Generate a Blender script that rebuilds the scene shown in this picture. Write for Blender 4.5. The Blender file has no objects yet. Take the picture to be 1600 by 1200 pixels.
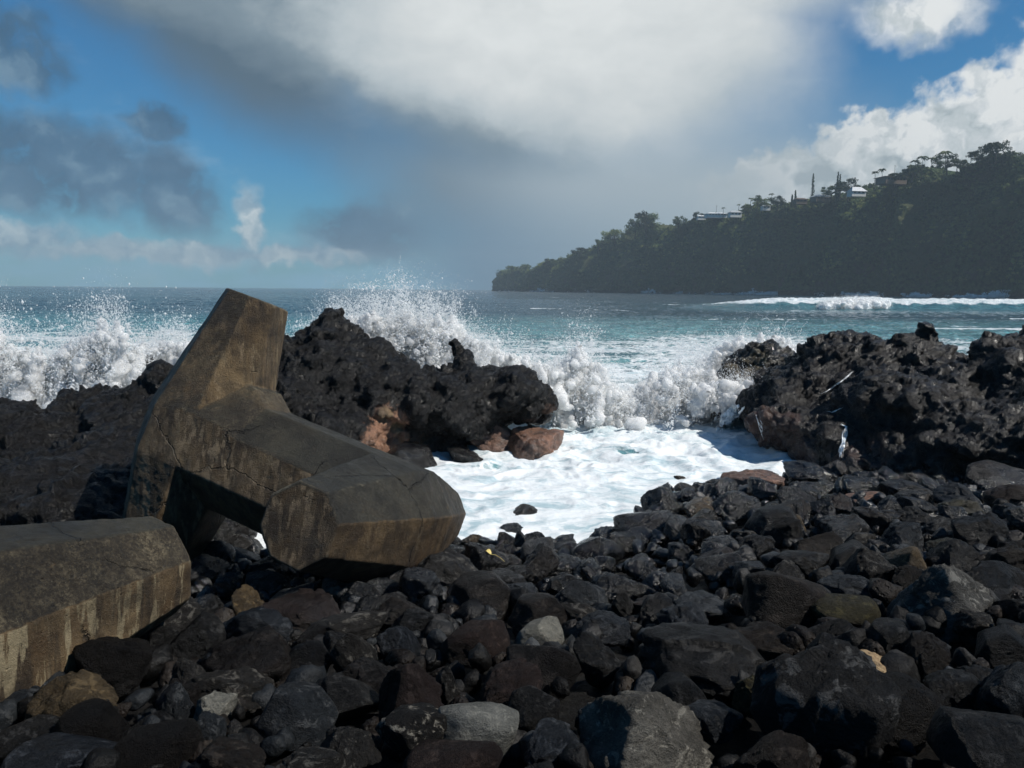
import bpy, bmesh, math, random
import numpy as np
from mathutils import Vector, Matrix, Euler
from mathutils.bvhtree import BVHTree
random.seed(7)
C = bpy.context.scene.collection
R = math.radians
scene = bpy.context.scene

# ------------------------------------------------------------------ camera
H = 3.5
FPX = 1155.0
TH = math.atan((600 - 452.3) / FPX)
RO = R(-.5)
Fv = np.array([0, math.cos(TH), -math.sin(TH)])
R0 = np.array([1., 0, 0])
D0 = np.cross(Fv, R0)
Rv = R0 * math.cos(RO) + D0 * math.sin(RO)
Dv = -R0 * math.sin(RO) + D0 * math.cos(RO)
CM = np.stack([Rv, Dv, Fv], 1)
cam = bpy.data.cameras.new('camera'); co = bpy.data.objects.new('camera', cam); C.objects.link(co)
cam.lens = FPX / 1600 * 36; cam.sensor_width = 36; cam.clip_start = .05; cam.clip_end = 30000
M = Matrix.Identity(4)
for i in range(3):
    M[i][0] = Rv[i]; M[i][1] = -Dv[i]; M[i][2] = -Fv[i]
M[2][3] = H
co.matrix_world = M
scene.camera = co
ORG = np.array([0, 0, H])


def ray(u, v):
    d = CM @ np.array([(u - 800) / FPX, (v - 600) / FPX, 1.])
    return d / d[1]                      # unit forward (y) length


def atD(u, v, D):                        # the world point seen at (u, v), D metres ahead
    return ORG + ray(u, v) * D


def atZ(u, v, z=0.):
    d = ray(u, v)
    return ORG + d * ((z - H) / d[2])


# ------------------------------------------------------------------ node helpers
class NT:
    def __init__(s, tree):
        s.t = tree; s.n = tree.nodes; s.l = tree.links

    def new(s, typ, **kw):
        n = s.n.new(typ)
        for k, v in kw.items(): setattr(n, k, v)
        return n

    def put(s, sock, v):
        if isinstance(v, bpy.types.NodeSocket): s.l.new(v, sock)
        elif v is not None:
            if sock.type == 'RGBA' and len(v) == 3: v = (*v, 1)
            sock.default_value = v

    def m(s, op, a, b=None, c=None, clamp=False):
        n = s.new('ShaderNodeMath', operation=op, use_clamp=clamp)
        s.put(n.inputs[0], a)
        if b is not None: s.put(n.inputs[1], b)
        if c is not None: s.put(n.inputs[2], c)
        return n.outputs[0]

    def vm(s, op, a, b=None, sc=None):
        n = s.new('ShaderNodeVectorMath', operation=op)
        s.put(n.inputs[0], a)
        if b is not None: s.put(n.inputs[1], b)
        if sc is not None: s.put(n.inputs[3], sc)
        return n.outputs[1] if op in ('LENGTH', 'DISTANCE', 'DOT_PRODUCT') else n.outputs[0]

    def comb(s, x, y, z):
        n = s.new('ShaderNodeCombineXYZ')
        for i, v in enumerate((x, y, z)): s.put(n.inputs[i], v)
        return n.outputs[0]

    def sep(s, v):
        n = s.new('ShaderNodeSeparateXYZ'); s.put(n.inputs[0], v); return n.outputs

    def noise(s, vec, scale, detail=4, rough=.5, dist=0., col=False, lac=2.0, typ=None):
        n = s.new('ShaderNodeTexNoise')
        if typ: n.noise_type = typ
        s.put(n.inputs['Vector'], vec); s.put(n.inputs['Scale'], scale); n.inputs['Detail'].default_value = detail
        n.inputs['Roughness'].default_value = rough; n.inputs['Distortion'].default_value = dist
        n.inputs['Lacunarity'].default_value = lac
        return n.outputs['Color'] if col else n.outputs[0]

    def vor(s, vec, scale, feature='F1', rand=1., smooth=None):
        n = s.new('ShaderNodeTexVoronoi', feature=feature)
        s.put(n.inputs['Vector'], vec); s.put(n.inputs['Scale'], scale); n.inputs['Randomness'].default_value = rand
        return n.outputs['Distance']

    def ss(s, x, a, b):                  # smoothstep
        n = s.new('ShaderNodeMapRange', interpolation_type='SMOOTHSTEP')
        s.put(n.inputs['Value'], x); s.put(n.inputs['From Min'], a); s.put(n.inputs['From Max'], b)
        return n.outputs[0]

    def lin(s, x, a, b, c=0., d=1.):
        n = s.new('ShaderNodeMapRange')
        s.put(n.inputs['Value'], x); s.put(n.inputs['From Min'], a); s.put(n.inputs['From Max'], b)
        s.put(n.inputs['To Min'], c); s.put(n.inputs['To Max'], d)
        return n.outputs[0]

    def mix(s, f, a, b, blend='MIX'):
        n = s.new('ShaderNodeMix', data_type='RGBA', blend_type=blend)
        s.put(n.inputs[0], f); s.put(n.inputs[6], a); s.put(n.inputs[7], b)
        return n.outputs[2]

    def ramp(s, x, stops, interp='LINEAR'):
        n = s.new('ShaderNodeValToRGB'); s.put(n.inputs[0], x); e = n.color_ramp.elements
        n.color_ramp.interpolation = interp
        while len(e) < len(stops): e.new(.5)
        for q, (p, c) in zip(e, stops):
            q.position = p; q.color = (*c, 1) if len(c) == 3 else c
        return n.outputs[0]

    def bump(s, h, strength, dist, normal=None):
        n = s.new('ShaderNodeBump'); s.put(n.inputs['Height'], h); n.inputs['Strength'].default_value = strength
        n.inputs['Distance'].default_value = dist
        if normal is not None: s.l.new(normal, n.inputs['Normal'])
        return n.outputs[0]


def srgb(r, g, b):
    f = lambda c: (c / 255 / 12.92) if c / 255 <= .04045 else ((c / 255 + .055) / 1.055) ** 2.4
    return (f(r), f(g), f(b))


# ------------------------------------------------------------------ sky
SUN_AZ, SUN_EL = R(107), R(47)            # azimuth clockwise from the view (+y), elevation
W = bpy.data.worlds.new('World'); scene.world = W; W.use_nodes = True
W.node_tree.nodes.clear()
n = NT(W.node_tree)
sky = n.new('ShaderNodeTexSky', sky_type='NISHITA', sun_disc=False, sun_elevation=SUN_EL, sun_rotation=SUN_AZ)
sky.air_density = 1.1; sky.dust_density = .25; sky.ozone_density = 4.5; sky.altitude = 0
tc = n.new('ShaderNodeTexCoord').outputs['Generated']
x_, y_, z_ = n.sep(tc)
DEG = 57.2958
az = n.m('MULTIPLY', n.m('ARCTAN2', x_, y_), DEG)
el = n.m('MULTIPLY', n.m('ARCSINE', z_), DEG)
skyc = n.mix(1.0, sky.outputs[0], (.26, .80, 1.06), 'MULTIPLY')
ae = n.comb(az, el, 0.)
wA = n.noise(ae, .07, 5, .55, col=True)
wB = n.noise(ae, .35, 6, .6, col=True)
wv = n.vm('ADD', n.vm('SCALE', n.vm('SUBTRACT', wA, (.5, .5, .5)), None, 12.), n.vm('SCALE', n.vm('SUBTRACT', wB, (.5, .5, .5)), None, 2.5))
soft = n.vm('ADD', ae, n.vm('MULTIPLY', wv, (.75, .34, 0)))
wC = n.noise(ae, .8, 5, .5, col=True)
wcv = n.vm('SCALE', n.vm('SUBTRACT', wC, (.5, .5, .5)), None, 4.6)
puff = n.vm('ADD', ae, n.vm('ADD', n.vm('MULTIPLY', wv, (.35, .25, 0)), n.vm('MULTIPLY', wcv, (1, 1, 0))))

puf2 = n.vm('ADD', ae, n.vm('ADD', n.vm('MULTIPLY', wv, (.45, .3, 0)), n.vm('MULTIPLY', wcv, (.45, .45, 0))))
sd1 = n.noise(puf2, .3, 5, .5); sd2 = n.noise(n.vm('ADD', puf2, (1.3, 1.5, 0)), .3, 5, .5)


def ell(vec, cx, cy, rx, ry, rot=0., lo=1.25, hi=.75):
    # soft ellipse: 1 inside, 0 outside; angles in degrees
    p = n.vm('SUBTRACT', vec, (cx, cy, 0))
    if rot:
        c, s = math.cos(R(rot)), math.sin(R(rot))
        px = n.vm('DOT_PRODUCT', p, (c / rx, s / rx, 0)); py = n.vm('DOT_PRODUCT', p, (-s / ry, c / ry, 0))
        d = n.vm('LENGTH', n.comb(px, py, 0.))
    else:
        d = n.vm('LENGTH', n.vm('MULTIPLY', p, (1 / rx, 1 / ry, 0)))
    return n.ss(d, lo, hi)


def mx(*a):
    r = a[0]
    for b in a[1:]: r = n.m('MAXIMUM', r, b)
    return r


K = .76
g = lambda r, gg, b: tuple(c * K for c in srgb(r, gg, b))
base = n.vm('SCALE', skyc, None, .060)
# thin high veil and the pale band close over the sea
veil = n.m('MULTIPLY', n.ss(n.noise(n.vm('MULTIPLY', ae, (1, 2.2, 1)), .09, 7, .6), .52, .75), .35)
col = n.mix(veil, base, g(190, 205, 215))
low = n.m('MULTIPLY', n.ss(el, 5.5, 0.), n.lin(n.noise(n.vm('MULTIPLY', ae, (1, 3., 1)), .16, 6, .6), .35, .65, .35, 1.))
col = n.mix(n.m('MULTIPLY', low, .75), col, g(138, 192, 228))
# white cumulus far right, behind the cliff
cum = mx(ell(puff, 33, 9.2, 9.5, 4.9, 14, 1.16, .88), ell(puff, 25.5, 8.6, 5, 3.2, 0, 1.16, .86), ell(puff, 19, 7., 6, 2.6, 10, 1.25, .7),
         ell(puff, 44, 12, 12, 7, 0, 1.1, .9), ell(puf2, 27.5, 17.6, 3.6, 1.6, 0, 1.5, .4))
cs = n.noise(n.vm('ADD', puff, (1.1, 1.3, 0)), .36, 5, .5)
cs2 = n.noise(puff, .36, 5, .5)
cl = n.m('ADD', n.m('MULTIPLY', n.m('SUBTRACT', cs2, cs), 2.2), .66)
cl = n.m('ADD', cl, n.lin(el, 3, 13, -.3, .22))
ccol = n.ramp(cl, [(0., g(150, 164, 172)), (.45, g(190, 200, 204)), (.8, g(214, 220, 223)), (1., g(234, 237, 237))])
col = n.mix(cum, col, ccol)
# small dark clouds over the sea on the left
dk = mx(ell(puf2, -31.5, 7.6, 8.5, 3.3, -6, 1.3, .6), ell(puf2, -24, 6.6, 2.8, 3.6, 20, 1.3, .5), ell(puf2, -10.5, 4.2, 5., 2.5, 0, 1.3, .5),
        ell(puf2, -33, 14, 3, 2.2, 0, 1.3, .6), ell(puf2, -25, 10.8, 2.2, 1.4, 0, 1.3, .6), ell(puf2, -42, 9, 7, 4))
dkl = n.m('ADD', n.m('MULTIPLY', n.m('SUBTRACT', sd1, sd2), 1.8), .36)
dcol = n.ramp(dkl, [(0., g(52, 88, 118)), (.5, g(72, 108, 138)), (.85, g(112, 142, 164)), (1., g(165, 184, 194))])
dd = n.ss(n.noise(puf2, .3, 7, .6), .20, .48)
col = n.mix(n.m('MULTIPLY', n.m('MULTIPLY', dk, dd), .92), col, dcol)
wp = mx(ell(puf2, -19.2, 4.8, 1.0, 2.5, 0, 1.3, .5), ell(puf2, -33.5, 3.1, 4, 1.1, 0, 1.3, .6), ell(puf2, -25, 2.2, 9, .8, 0, 1.4, .5), ell(puf2, -16, 2.4, 5, .7, 0, 1.4, .5))
col = n.mix(n.m('MULTIPLY', wp, .85), col, n.ramp(cl, [(0., g(125, 155, 178)), (.7, g(190, 205, 212)), (1., g(225, 230, 230))]))
# rain shaft under the big cloud
rx = n.m('MULTIPLY', n.ss(n.vm('DOT_PRODUCT', soft, (1, .55, 0)), -10.5, -.5), n.ss(n.vm('DOT_PRODUCT', soft, (1, -.25, 0)), 27, 13))
rain = n.m('MULTIPLY', rx, n.ss(el, 16, 7))
rc = n.mix(n.ss(az, -6, 15), g(88, 126, 156), g(162, 178, 188))
rc = n.mix(n.ss(el, 1, 10), rc, n.mix(n.ss(az, -8, 6), g(118, 134, 146), g(176, 187, 193)))
col = n.mix(n.m('MULTIPLY', rain, .95), col, rc)
# the big grey rain cloud
big = mx(ell(soft, 1, 17.5, 20, 8.2, -4, 1.2, .72), ell(soft, -17, 19.5, 20, 5.5, -13, 1.25, .7), ell(soft, 4, 26, 24, 11, 0, 1.2, .8), ell(soft, -19, 16.2, 10, 4.2, -26, 1.5, .4), ell(soft, -23, 21.3, 17, 5.4, -9, 1.3, .7), ell(soft, -36, 28, 24, 6.5, 0, 1.3, .7))
u1 = n.vm('DOT_PRODUCT', soft, (.16, 1, 0))
nz = n.noise(n.vm('MULTIPLY', soft, (1, 1.7, 1)), .16, 8, .58)
bl = n.m('ADD', n.lin(u1, 8.5, 14, .02, .68), n.m('MULTIPLY', n.m('SUBTRACT', nz, .5), .6))
bl = n.m('SUBTRACT', bl, n.m('MULTIPLY', n.ss(az, -4, -26), .5))
bl = n.m('ADD', bl, n.m('MULTIPLY', n.ss(n.vm('LENGTH', n.vm('MULTIPLY', n.vm('SUBTRACT', soft, (2, 19, 0)), (.055, .12, 0))), 1.2, .2), .28))
bl = n.m('ADD', bl, n.m('MULTIPLY', n.m('MULTIPLY', n.ss(az, -4, 9), n.ss(u1, 15, 10)), .30))
bcol = n.ramp(bl, [(0., g(84, 106, 124)), (.3, g(126, 144, 156)), (.58, g(188, 198, 203)), (.85, g(216, 221, 222)), (1., g(228, 232, 232))])
col = n.mix(big, col, bcol)
gnd = n.m('LESS_THAN', el, -.6)
col = n.mix(gnd, col, (.03, .05, .06))
bg = n.new('ShaderNodeBackground'); n.put(bg.inputs[0], col); bg.inputs[1].default_value = 1.0
wo = n.new('ShaderNodeOutputWorld'); n.l.new(bg.outputs[0], wo.inputs[0])
W.cycles.sampling_method = 'MANUAL'; W.cycles.sample_map_resolution = 512

sun = bpy.data.lights.new('sun', 'SUN'); sun.energy = 4.3; sun.angle = R(.5); sun.color = (1., .95, .87)
so = bpy.data.objects.new('sun', sun); C.objects.link(so)
sd = Vector((math.sin(SUN_AZ) * math.cos(SUN_EL), math.cos(SUN_AZ) * math.cos(SUN_EL), math.sin(SUN_EL)))
so.rotation_euler = sd.to_track_quat('Z', 'Y').to_euler(); so.location = (30, 5, 40)

scene.view_settings.view_transform = 'Standard'; scene.view_settings.look = 'None'
scene.view_settings.exposure = 0.4; scene.view_settings.gamma = 1
scene.render.engine = 'CYCLES'
cy = scene.cycles
cy.max_bounces = 8; cy.diffuse_bounces = 5; cy.glossy_bounces = 2; cy.transmission_bounces = 2; cy.volume_bounces = 0
cy.transparent_max_bounces = 16; cy.caustics_reflective = False; cy.caustics_refractive = False
cy.use_denoising = True; cy.use_adaptive_sampling = True; cy.adaptive_threshold = .02

# ------------------------------------------------------------------ numpy noise
_rng = np.random.default_rng(3)
_perm = _rng.permutation(256).astype(np.int64); _perm = np.concatenate([_perm, _perm, _perm])
_g = _rng.normal(size=(256, 3)); _g /= np.linalg.norm(_g, axis=1)[:, None]


def perlin(P):
    P = np.asarray(P, float); i = np.floor(P).astype(np.int64); f = P - i; i &= 255
    w = f * f * f * (f * (f * 6 - 15) + 10)
    out = 0
    for dx in (0, 1):
        wx = w[:, 0] if dx else 1 - w[:, 0]
        for dy in (0, 1):
            wy = w[:, 1] if dy else 1 - w[:, 1]
            for dz in (0, 1):
                wz = w[:, 2] if dz else 1 - w[:, 2]
                h = _perm[_perm[_perm[(i[:, 0] + dx) & 255] + ((i[:, 1] + dy) & 255)] + ((i[:, 2] + dz) & 255)]
                gr = _g[h]
                out = out + wx * wy * wz * (gr[:, 0] * (f[:, 0] - dx) + gr[:, 1] * (f[:, 1] - dy) + gr[:, 2] * (f[:, 2] - dz))
    return out * 1.5


def fbm(P, octv=4, gain=.5, ridged=False, seed=0.):
    P = np.asarray(P, float) + seed * 13.7; a = 1.; s = 0; tot = 0
    for k in range(octv):
        v = perlin(P)
        if ridged: v = 1 - 2 * np.abs(v)
        s = s + a * v; tot += a; a *= gain; P = P * 2.03 + 5.1
    return s / tot


def cell(P, seed=0):                     # distance to the nearest jittered cell point, and to the second
    P = np.asarray(P, float) + seed * 7.3; i = np.floor(P).astype(np.int64); f = P - i
    d1 = np.full(len(P), 9.); d2 = np.full(len(P), 9.)
    for dx in (-1, 0, 1):
        for dy in (-1, 0, 1):
            for dz in (-1, 0, 1):
                h = _perm[_perm[_perm[(i[:, 0] + dx) & 255] + ((i[:, 1] + dy) & 255)] + ((i[:, 2] + dz) & 255)]
                j = _g[h] * .4 + .5
                d = np.sqrt((dx + j[:, 0] - f[:, 0]) ** 2 + (dy + j[:, 1] - f[:, 1]) ** 2 + (dz + j[:, 2] - f[:, 2]) ** 2)
                m = d < d1
                d2 = np.where(m, d1, np.minimum(d2, d)); d1 = np.where(m, d, d1)
    return d1, d2


def cellval(P, seed=0):                  # one random height per cell: broken, stepped surfaces
    P = np.asarray(P, float) + seed * 7.3; i = np.floor(P).astype(np.int64); f = P - i
    best = np.full(len(P), 9.); val = np.zeros(len(P))
    for dx in (-1, 0, 1):
        for dy in (-1, 0, 1):
            for dz in (-1, 0, 1):
                h = _perm[_perm[_perm[(i[:, 0] + dx) & 255] + ((i[:, 1] + dy) & 255)] + ((i[:, 2] + dz) & 255)]
                j = _g[h] * .45 + .5
                d = (dx + j[:, 0] - f[:, 0]) ** 2 + (dy + j[:, 1] - f[:, 1]) ** 2 + (dz + j[:, 2] - f[:, 2]) ** 2
                m = d < best; best = np.where(m, d, best); val = np.where(m, h / 127.5 - 1, val)
    return val


# ------------------------------------------------------------------ mesh helpers
def mesh_np(name, V, F, smooth=True):
    V = np.ascontiguousarray(V, np.float32); F = np.ascontiguousarray(F, np.int32)
    me = bpy.data.meshes.new(name); k = F.shape[1]
    me.vertices.add(len(V)); me.vertices.foreach_set('co', V.ravel())
    me.loops.add(F.size); me.loops.foreach_set('vertex_index', F.ravel())
    me.polygons.add(len(F)); me.polygons.foreach_set('loop_start', np.arange(0, F.size, k, dtype=np.int32))
    me.polygons.foreach_set('loop_total', np.full(len(F), k, np.int32))
    me.polygons.foreach_set('use_smooth', np.full(len(F), smooth))
    me.update(calc_edges=True)
    return me


def get_v(me):
    a = np.empty(len(me.vertices) * 3, np.float32); me.vertices.foreach_get('co', a); return a.reshape(-1, 3).astype(float)


def get_n(me):
    a = np.empty(len(me.vertices) * 3, np.float32); me.vertices.foreach_get('normal', a); return a.reshape(-1, 3).astype(float)


def set_v(me, V):
    me.vertices.foreach_set('co', np.ascontiguousarray(V, np.float32).ravel()); me.update()


def attr(me, name, vals):
    a = me.attributes.new(name, 'FLOAT', 'POINT'); a.data.foreach_set('value', np.ascontiguousarray(vals, np.float32))


def link(name, me, mat=None, parent=None):
    o = bpy.data.objects.new(name, me); C.objects.link(o)
    if mat is not None: me.materials.append(mat)
    if parent: o.parent = parent
    return o


def tag(o, label=None, cat=None, group=None, kind=None):
    if label: o['label'] = label
    if cat: o['category'] = cat
    if group: o['group'] = group
    if kind: o['kind'] = kind
    return o


def empty(name, loc=(0, 0, 0), rz=0):
    o = bpy.data.objects.new(name, None); C.objects.link(o); o.location = loc; o.rotation_euler = (0, 0, rz)
    o.empty_display_size = .2
    return o


def remesh(me, vox, smooth_iter=0):
    o = bpy.data.objects.new('temp', me); C.objects.link(o)
    m = o.modifiers.new('r', 'REMESH'); m.mode = 'VOXEL'; m.voxel_size = vox; m.use_smooth_shade = True
    if smooth_iter:
        s = o.modifiers.new('s', 'SMOOTH'); s.iterations = smooth_iter; s.factor = .5
    dg = bpy.context.evaluated_depsgraph_get(); dg.update()
    r = bpy.data.meshes.new_from_object(o.evaluated_get(dg))
    bpy.data.objects.remove(o); bpy.data.meshes.remove(me)
    r.materials.clear()
    return r


def ico(sub):
    bm = bmesh.new(); bmesh.ops.create_icosphere(bm, subdivisions=sub, radius=1)
    V = np.array([v.co[:] for v in bm.verts]); F = np.array([[v.index for v in f.verts] for f in bm.faces])
    bm.free(); return V, F


ICO = {k: ico(k) for k in (1, 2, 3, 4, 5)}


def box_bm(sx, sy, sz, cx=0, cy=0, cz=0):
    V = np.array([[x * sx / 2 + cx, y * sy / 2 + cy, z * sz / 2 + cz] for x in (-1, 1) for y in (-1, 1) for z in (-1, 1)])
    F = np.array([[0, 1, 3, 2], [4, 6, 7, 5], [0, 4, 5, 1], [2, 3, 7, 6], [0, 2, 6, 4], [1, 5, 7, 3]])
    return V, F


def join(parts):
    Vs, Fs, o = [], [], 0
    for V, F in parts: Vs.append(V); Fs.append(np.asarray(F) + o); o += len(V)
    return np.concatenate(Vs), np.concatenate(Fs)


def material(name):
    m = bpy.data.materials.new(name); m.use_nodes = True; m.node_tree.nodes.clear()
    t = NT(m.node_tree); out = t.new('ShaderNodeOutputMaterial'); b = t.new('ShaderNodeBsdfPrincipled')
    t.l.new(b.outputs[0], out.inputs[0])
    return m, t, b, out


# ------------------------------------------------------------------ rock materials
def rock_mat(name, c1, c2, c3=None, rough=.62, wet=.0, scale=1., bumps=1., pits=.0, world=False, spots=None, rust=None):
    if max(c2) < .04: c1 = tuple(q * .5 for q in c1); c2 = tuple(q * .5 for q in c2); c3 = c3 and tuple(q * .75 for q in c3)
    m, t, b, out = material(name)
    geo = t.new('ShaderNodeNewGeometry'); pos = geo.outputs['Position']
    if world: vec = pos
    else:
        oi = t.new('ShaderNodeObjectInfo')
        vec = t.vm('ADD', t.new('ShaderNodeTexCoord').outputs['Object'], t.vm('SCALE', (17., 9., 23.), None, oi.outputs['Random']))
        vec = t.vm('SCALE', vec, None, .5)
    n1 = t.noise(vec, 1.6 * scale, 6, .6); n2 = t.noise(vec, 9 * scale, 8, .65); n3 = t.noise(vec, 45 * scale, 5, .7)
    mixf = t.ss(t.m('ADD', t.m('MULTIPLY', n1, .55), t.m('MULTIPLY', n2, .45)), .38, .64)
    c = t.mix(mixf, c1, c2)
    if c3: c = t.mix(t.m('MULTIPLY', t.ss(t.noise(vec, 5 * scale, 9, .72, .6), .53, .61), .8), c, c3)
    c = t.mix(t.m('MULTIPLY', t.ss(n3, .35, .75), .5), c, t.mix(.5, c, (c2[0] * 1.7, c2[1] * 1.7, c2[2] * 1.7)))
    if not world:
        c = t.mix(1., c, t.mix(oi.outputs['Random'], (.7, .72, .78), (1.3, 1.22, 1.12)), 'MULTIPLY')
    if rust:
        px, py, pz, rr, rcol = rust[:5]
        for (px, py, pz, rr, rcol) in [rust[i:i + 5] for i in range(0, len(rust), 5)]:
            d = t.vm('DISTANCE', t.vm('ADD', pos, t.vm('SCALE', t.vm('SUBTRACT', t.noise(pos, 2.2, 6, .65, col=True), (.5, .5, .5)), None, rr * 1.5)), (px, py, pz))
            f = t.m('MULTIPLY', t.ss(d, rr, rr * .75), t.ss(t.noise(pos, 14, 6, .7), .3, .46))
            c = t.mix(f, c, t.mix(t.noise(pos, 7, 6, .7), rcol, tuple(q * .45 for q in rcol)))
    # sea-washed stones near the water are darker and glossy
    px, py, pz = t.sep(pos)
    wetm = t.ss(t.m('ADD', pz, t.m('MULTIPLY', t.noise(pos, .8, 4, .6), 1.3)), 1.9, 1.0)
    wetm = t.m('MULTIPLY', t.m('MAXIMUM', wetm, wet), t.lin(t.ss(t.noise(vec, 3.5 * scale, 5, .6), .35, .6), 0, 1, .35, 1.))
    c = t.mix(t.m('MULTIPLY', wetm, .45), c, (0, 0, 0))
    r = t.lin(n2, .3, .7, rough - .1, rough + .14)
    r = t.m('ADD', r, t.m('MULTIPLY', wetm, t.lin(n3, .3, .7, -.44, -.2)), clamp=True)
    t.put(b.inputs['Base Color'], c); t.put(b.inputs['Roughness'], r)
    t.put(b.inputs['Specular IOR Level'], t.lin(wetm, 0, 1, .10, .7))
    h = t.m('ADD', t.m('MULTIPLY', n2, 1.), t.m('MULTIPLY', n3, .35))
    if pits:
        v = t.vor(vec, 55 * scale); h = t.m('ADD', h, t.m('MULTIPLY', t.ss(v, .0, .45), pits))
    t.put(b.inputs['Normal'], t.bump(h, .75 * bumps, .05))
    return m


G = lambda v, w=0.: (v * (1 + w), v, v * (1 - w))
RM = {
    'charcoal': rock_mat('charcoal_basalt', (.0040, .0041, .0043), (.0125, .0128, .0135), (.036, .037, .038), .38),
    'slate': rock_mat('slate_basalt', (.009, .011, .014), (.024, .029, .035), (.06, .066, .072), .38),
    'brown': rock_mat('brown_basalt', (.0062, .0052, .0046), (.0165, .0135, .0120), (.036, .031, .027), .42, pits=.3),
    'red': rock_mat('reddish_basalt', (.009, .006, .0054), (.022, .0145, .013), (.036, .027, .024), .6, pits=.4),
    'grey': rock_mat('pale_grey_basalt', (.05, .052, .048), (.105, .107, .098), (.17, .17, .15), .7),
    'crust': rock_mat('flaky_grey_basalt', (.011, .011, .011), (.034, .033, .032), (.13, .128, .118), .6, scale=1.1, bumps=1.4),
    'pitted': rock_mat('pitted_black_basalt', (.0045, .004, .004), (.012, .0105, .0095), None, .5, bumps=1.2, pits=1.2),
    'tan': rock_mat('tan_stone', (.28, .18, .095), (.46, .34, .19), (.12, .085, .05), .7),
    'ash': rock_mat('ash_grey_basalt', (.022, .022, .021), (.085, .085, .08), (.19, .19, .175), .7, scale=1.3, bumps=1.5),
    'streaked': rock_mat('lichen_streaked_basalt', (.006, .006, .006), (.016, .015, .014), (.30, .28, .23), .6, scale=1.1),
    'olive': rock_mat('olive_weedy_basalt', (.010, .009, .005), (.030, .027, .013), (.055, .05, .022), .5),
    'bronze': rock_mat('brassy_wet_basalt', (.016, .012, .007), (.055, .040, .022), (.11, .08, .042), .42),
    'orange': rock_mat('orange_brown_rock', (.06, .036, .026), (.26, .145, .10), (.022, .017, .015), .65, pits=.6),
}

# ------------------------------------------------------------------ shore line and beach height
shore_px = [(-250, 900), (60, 880), (330, 872), (560, 868), (690, 850), (760, 853), (850, 858), (930, 862), (972, 842), (1000, 790), (1060, 768), (1130, 755), (1220, 745), (1305, 740), (1365, 746), (1450, 735), (1700, 720)]
shore = np.array([atZ(u, v)[:2] for u, v in shore_px])


def yshore(x): return np.interp(x, shore[:, 0], shore[:, 1])


def beach(x, y):
    x = np.asarray(x, float); y = np.asarray(y, float)
    ys = yshore(x) + .25
    q = y / ys
    z = np.where(q < 1, 1.92 * (1 - q), -1.0 * np.clip(q - 1, 0, 1) ** .8 * 2.2)
    z = np.where(y < 0, 1.92 + .05 * np.minimum(-y, 20), z)
    z = z + .25 * np.clip((x - 3) / 6, 0, 1.5) * np.clip(1 - q, 0, 1)
    return z


def rayground(u, v, off=0.):
    d = ray(u, v); t = 1.0
    for _ in range(4000):
        p = ORG + d * t
        if p[2] <= float(beach(p[0], p[1])) + off or t > 60: break
        t += .01
    return p


# ------------------------------------------------------------------ ground sheet
nx, ny = 260, 220
gx = np.sinh(np.linspace(-3.2, 3.2, nx)) * 5; gy = np.concatenate([np.linspace(-60, -1, 40), np.linspace(-.9, 26, ny - 40)])
X, Y = np.meshgrid(gx, gy); P = np.stack([X.ravel(), Y.ravel()], 1)
Z = beach(P[:, 0], P[:, 1]) - .12 + .05 * fbm(np.c_[P * 1.7, P[:, :1] * 0], 4)
Z = np.minimum(Z, 4)
idx = np.arange(nx * ny).reshape(ny, nx)
Fq = np.stack([idx[:-1, :-1], idx[:-1, 1:], idx[1:, 1:], idx[1:, :-1]], -1).reshape(-1, 4)
sand = rock_mat('dark_gravel', (.008, .0075, .007), (.02, .018, .017), (.04, .036, .032), .7, world=True, scale=4, bumps=1.5, pits=1.)
tag(link('beach_ground', mesh_np('beach_ground', np.c_[P, Z], Fq), sand), kind='structure')

# ------------------------------------------------------------------ ocean
def sstep(a, b, x):
    t = np.clip((x - a) / (b - a), 0, 1); return t * t * (3 - 2 * t)


def gauss(x, s): return np.exp(-(x / s) ** 2)


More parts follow.
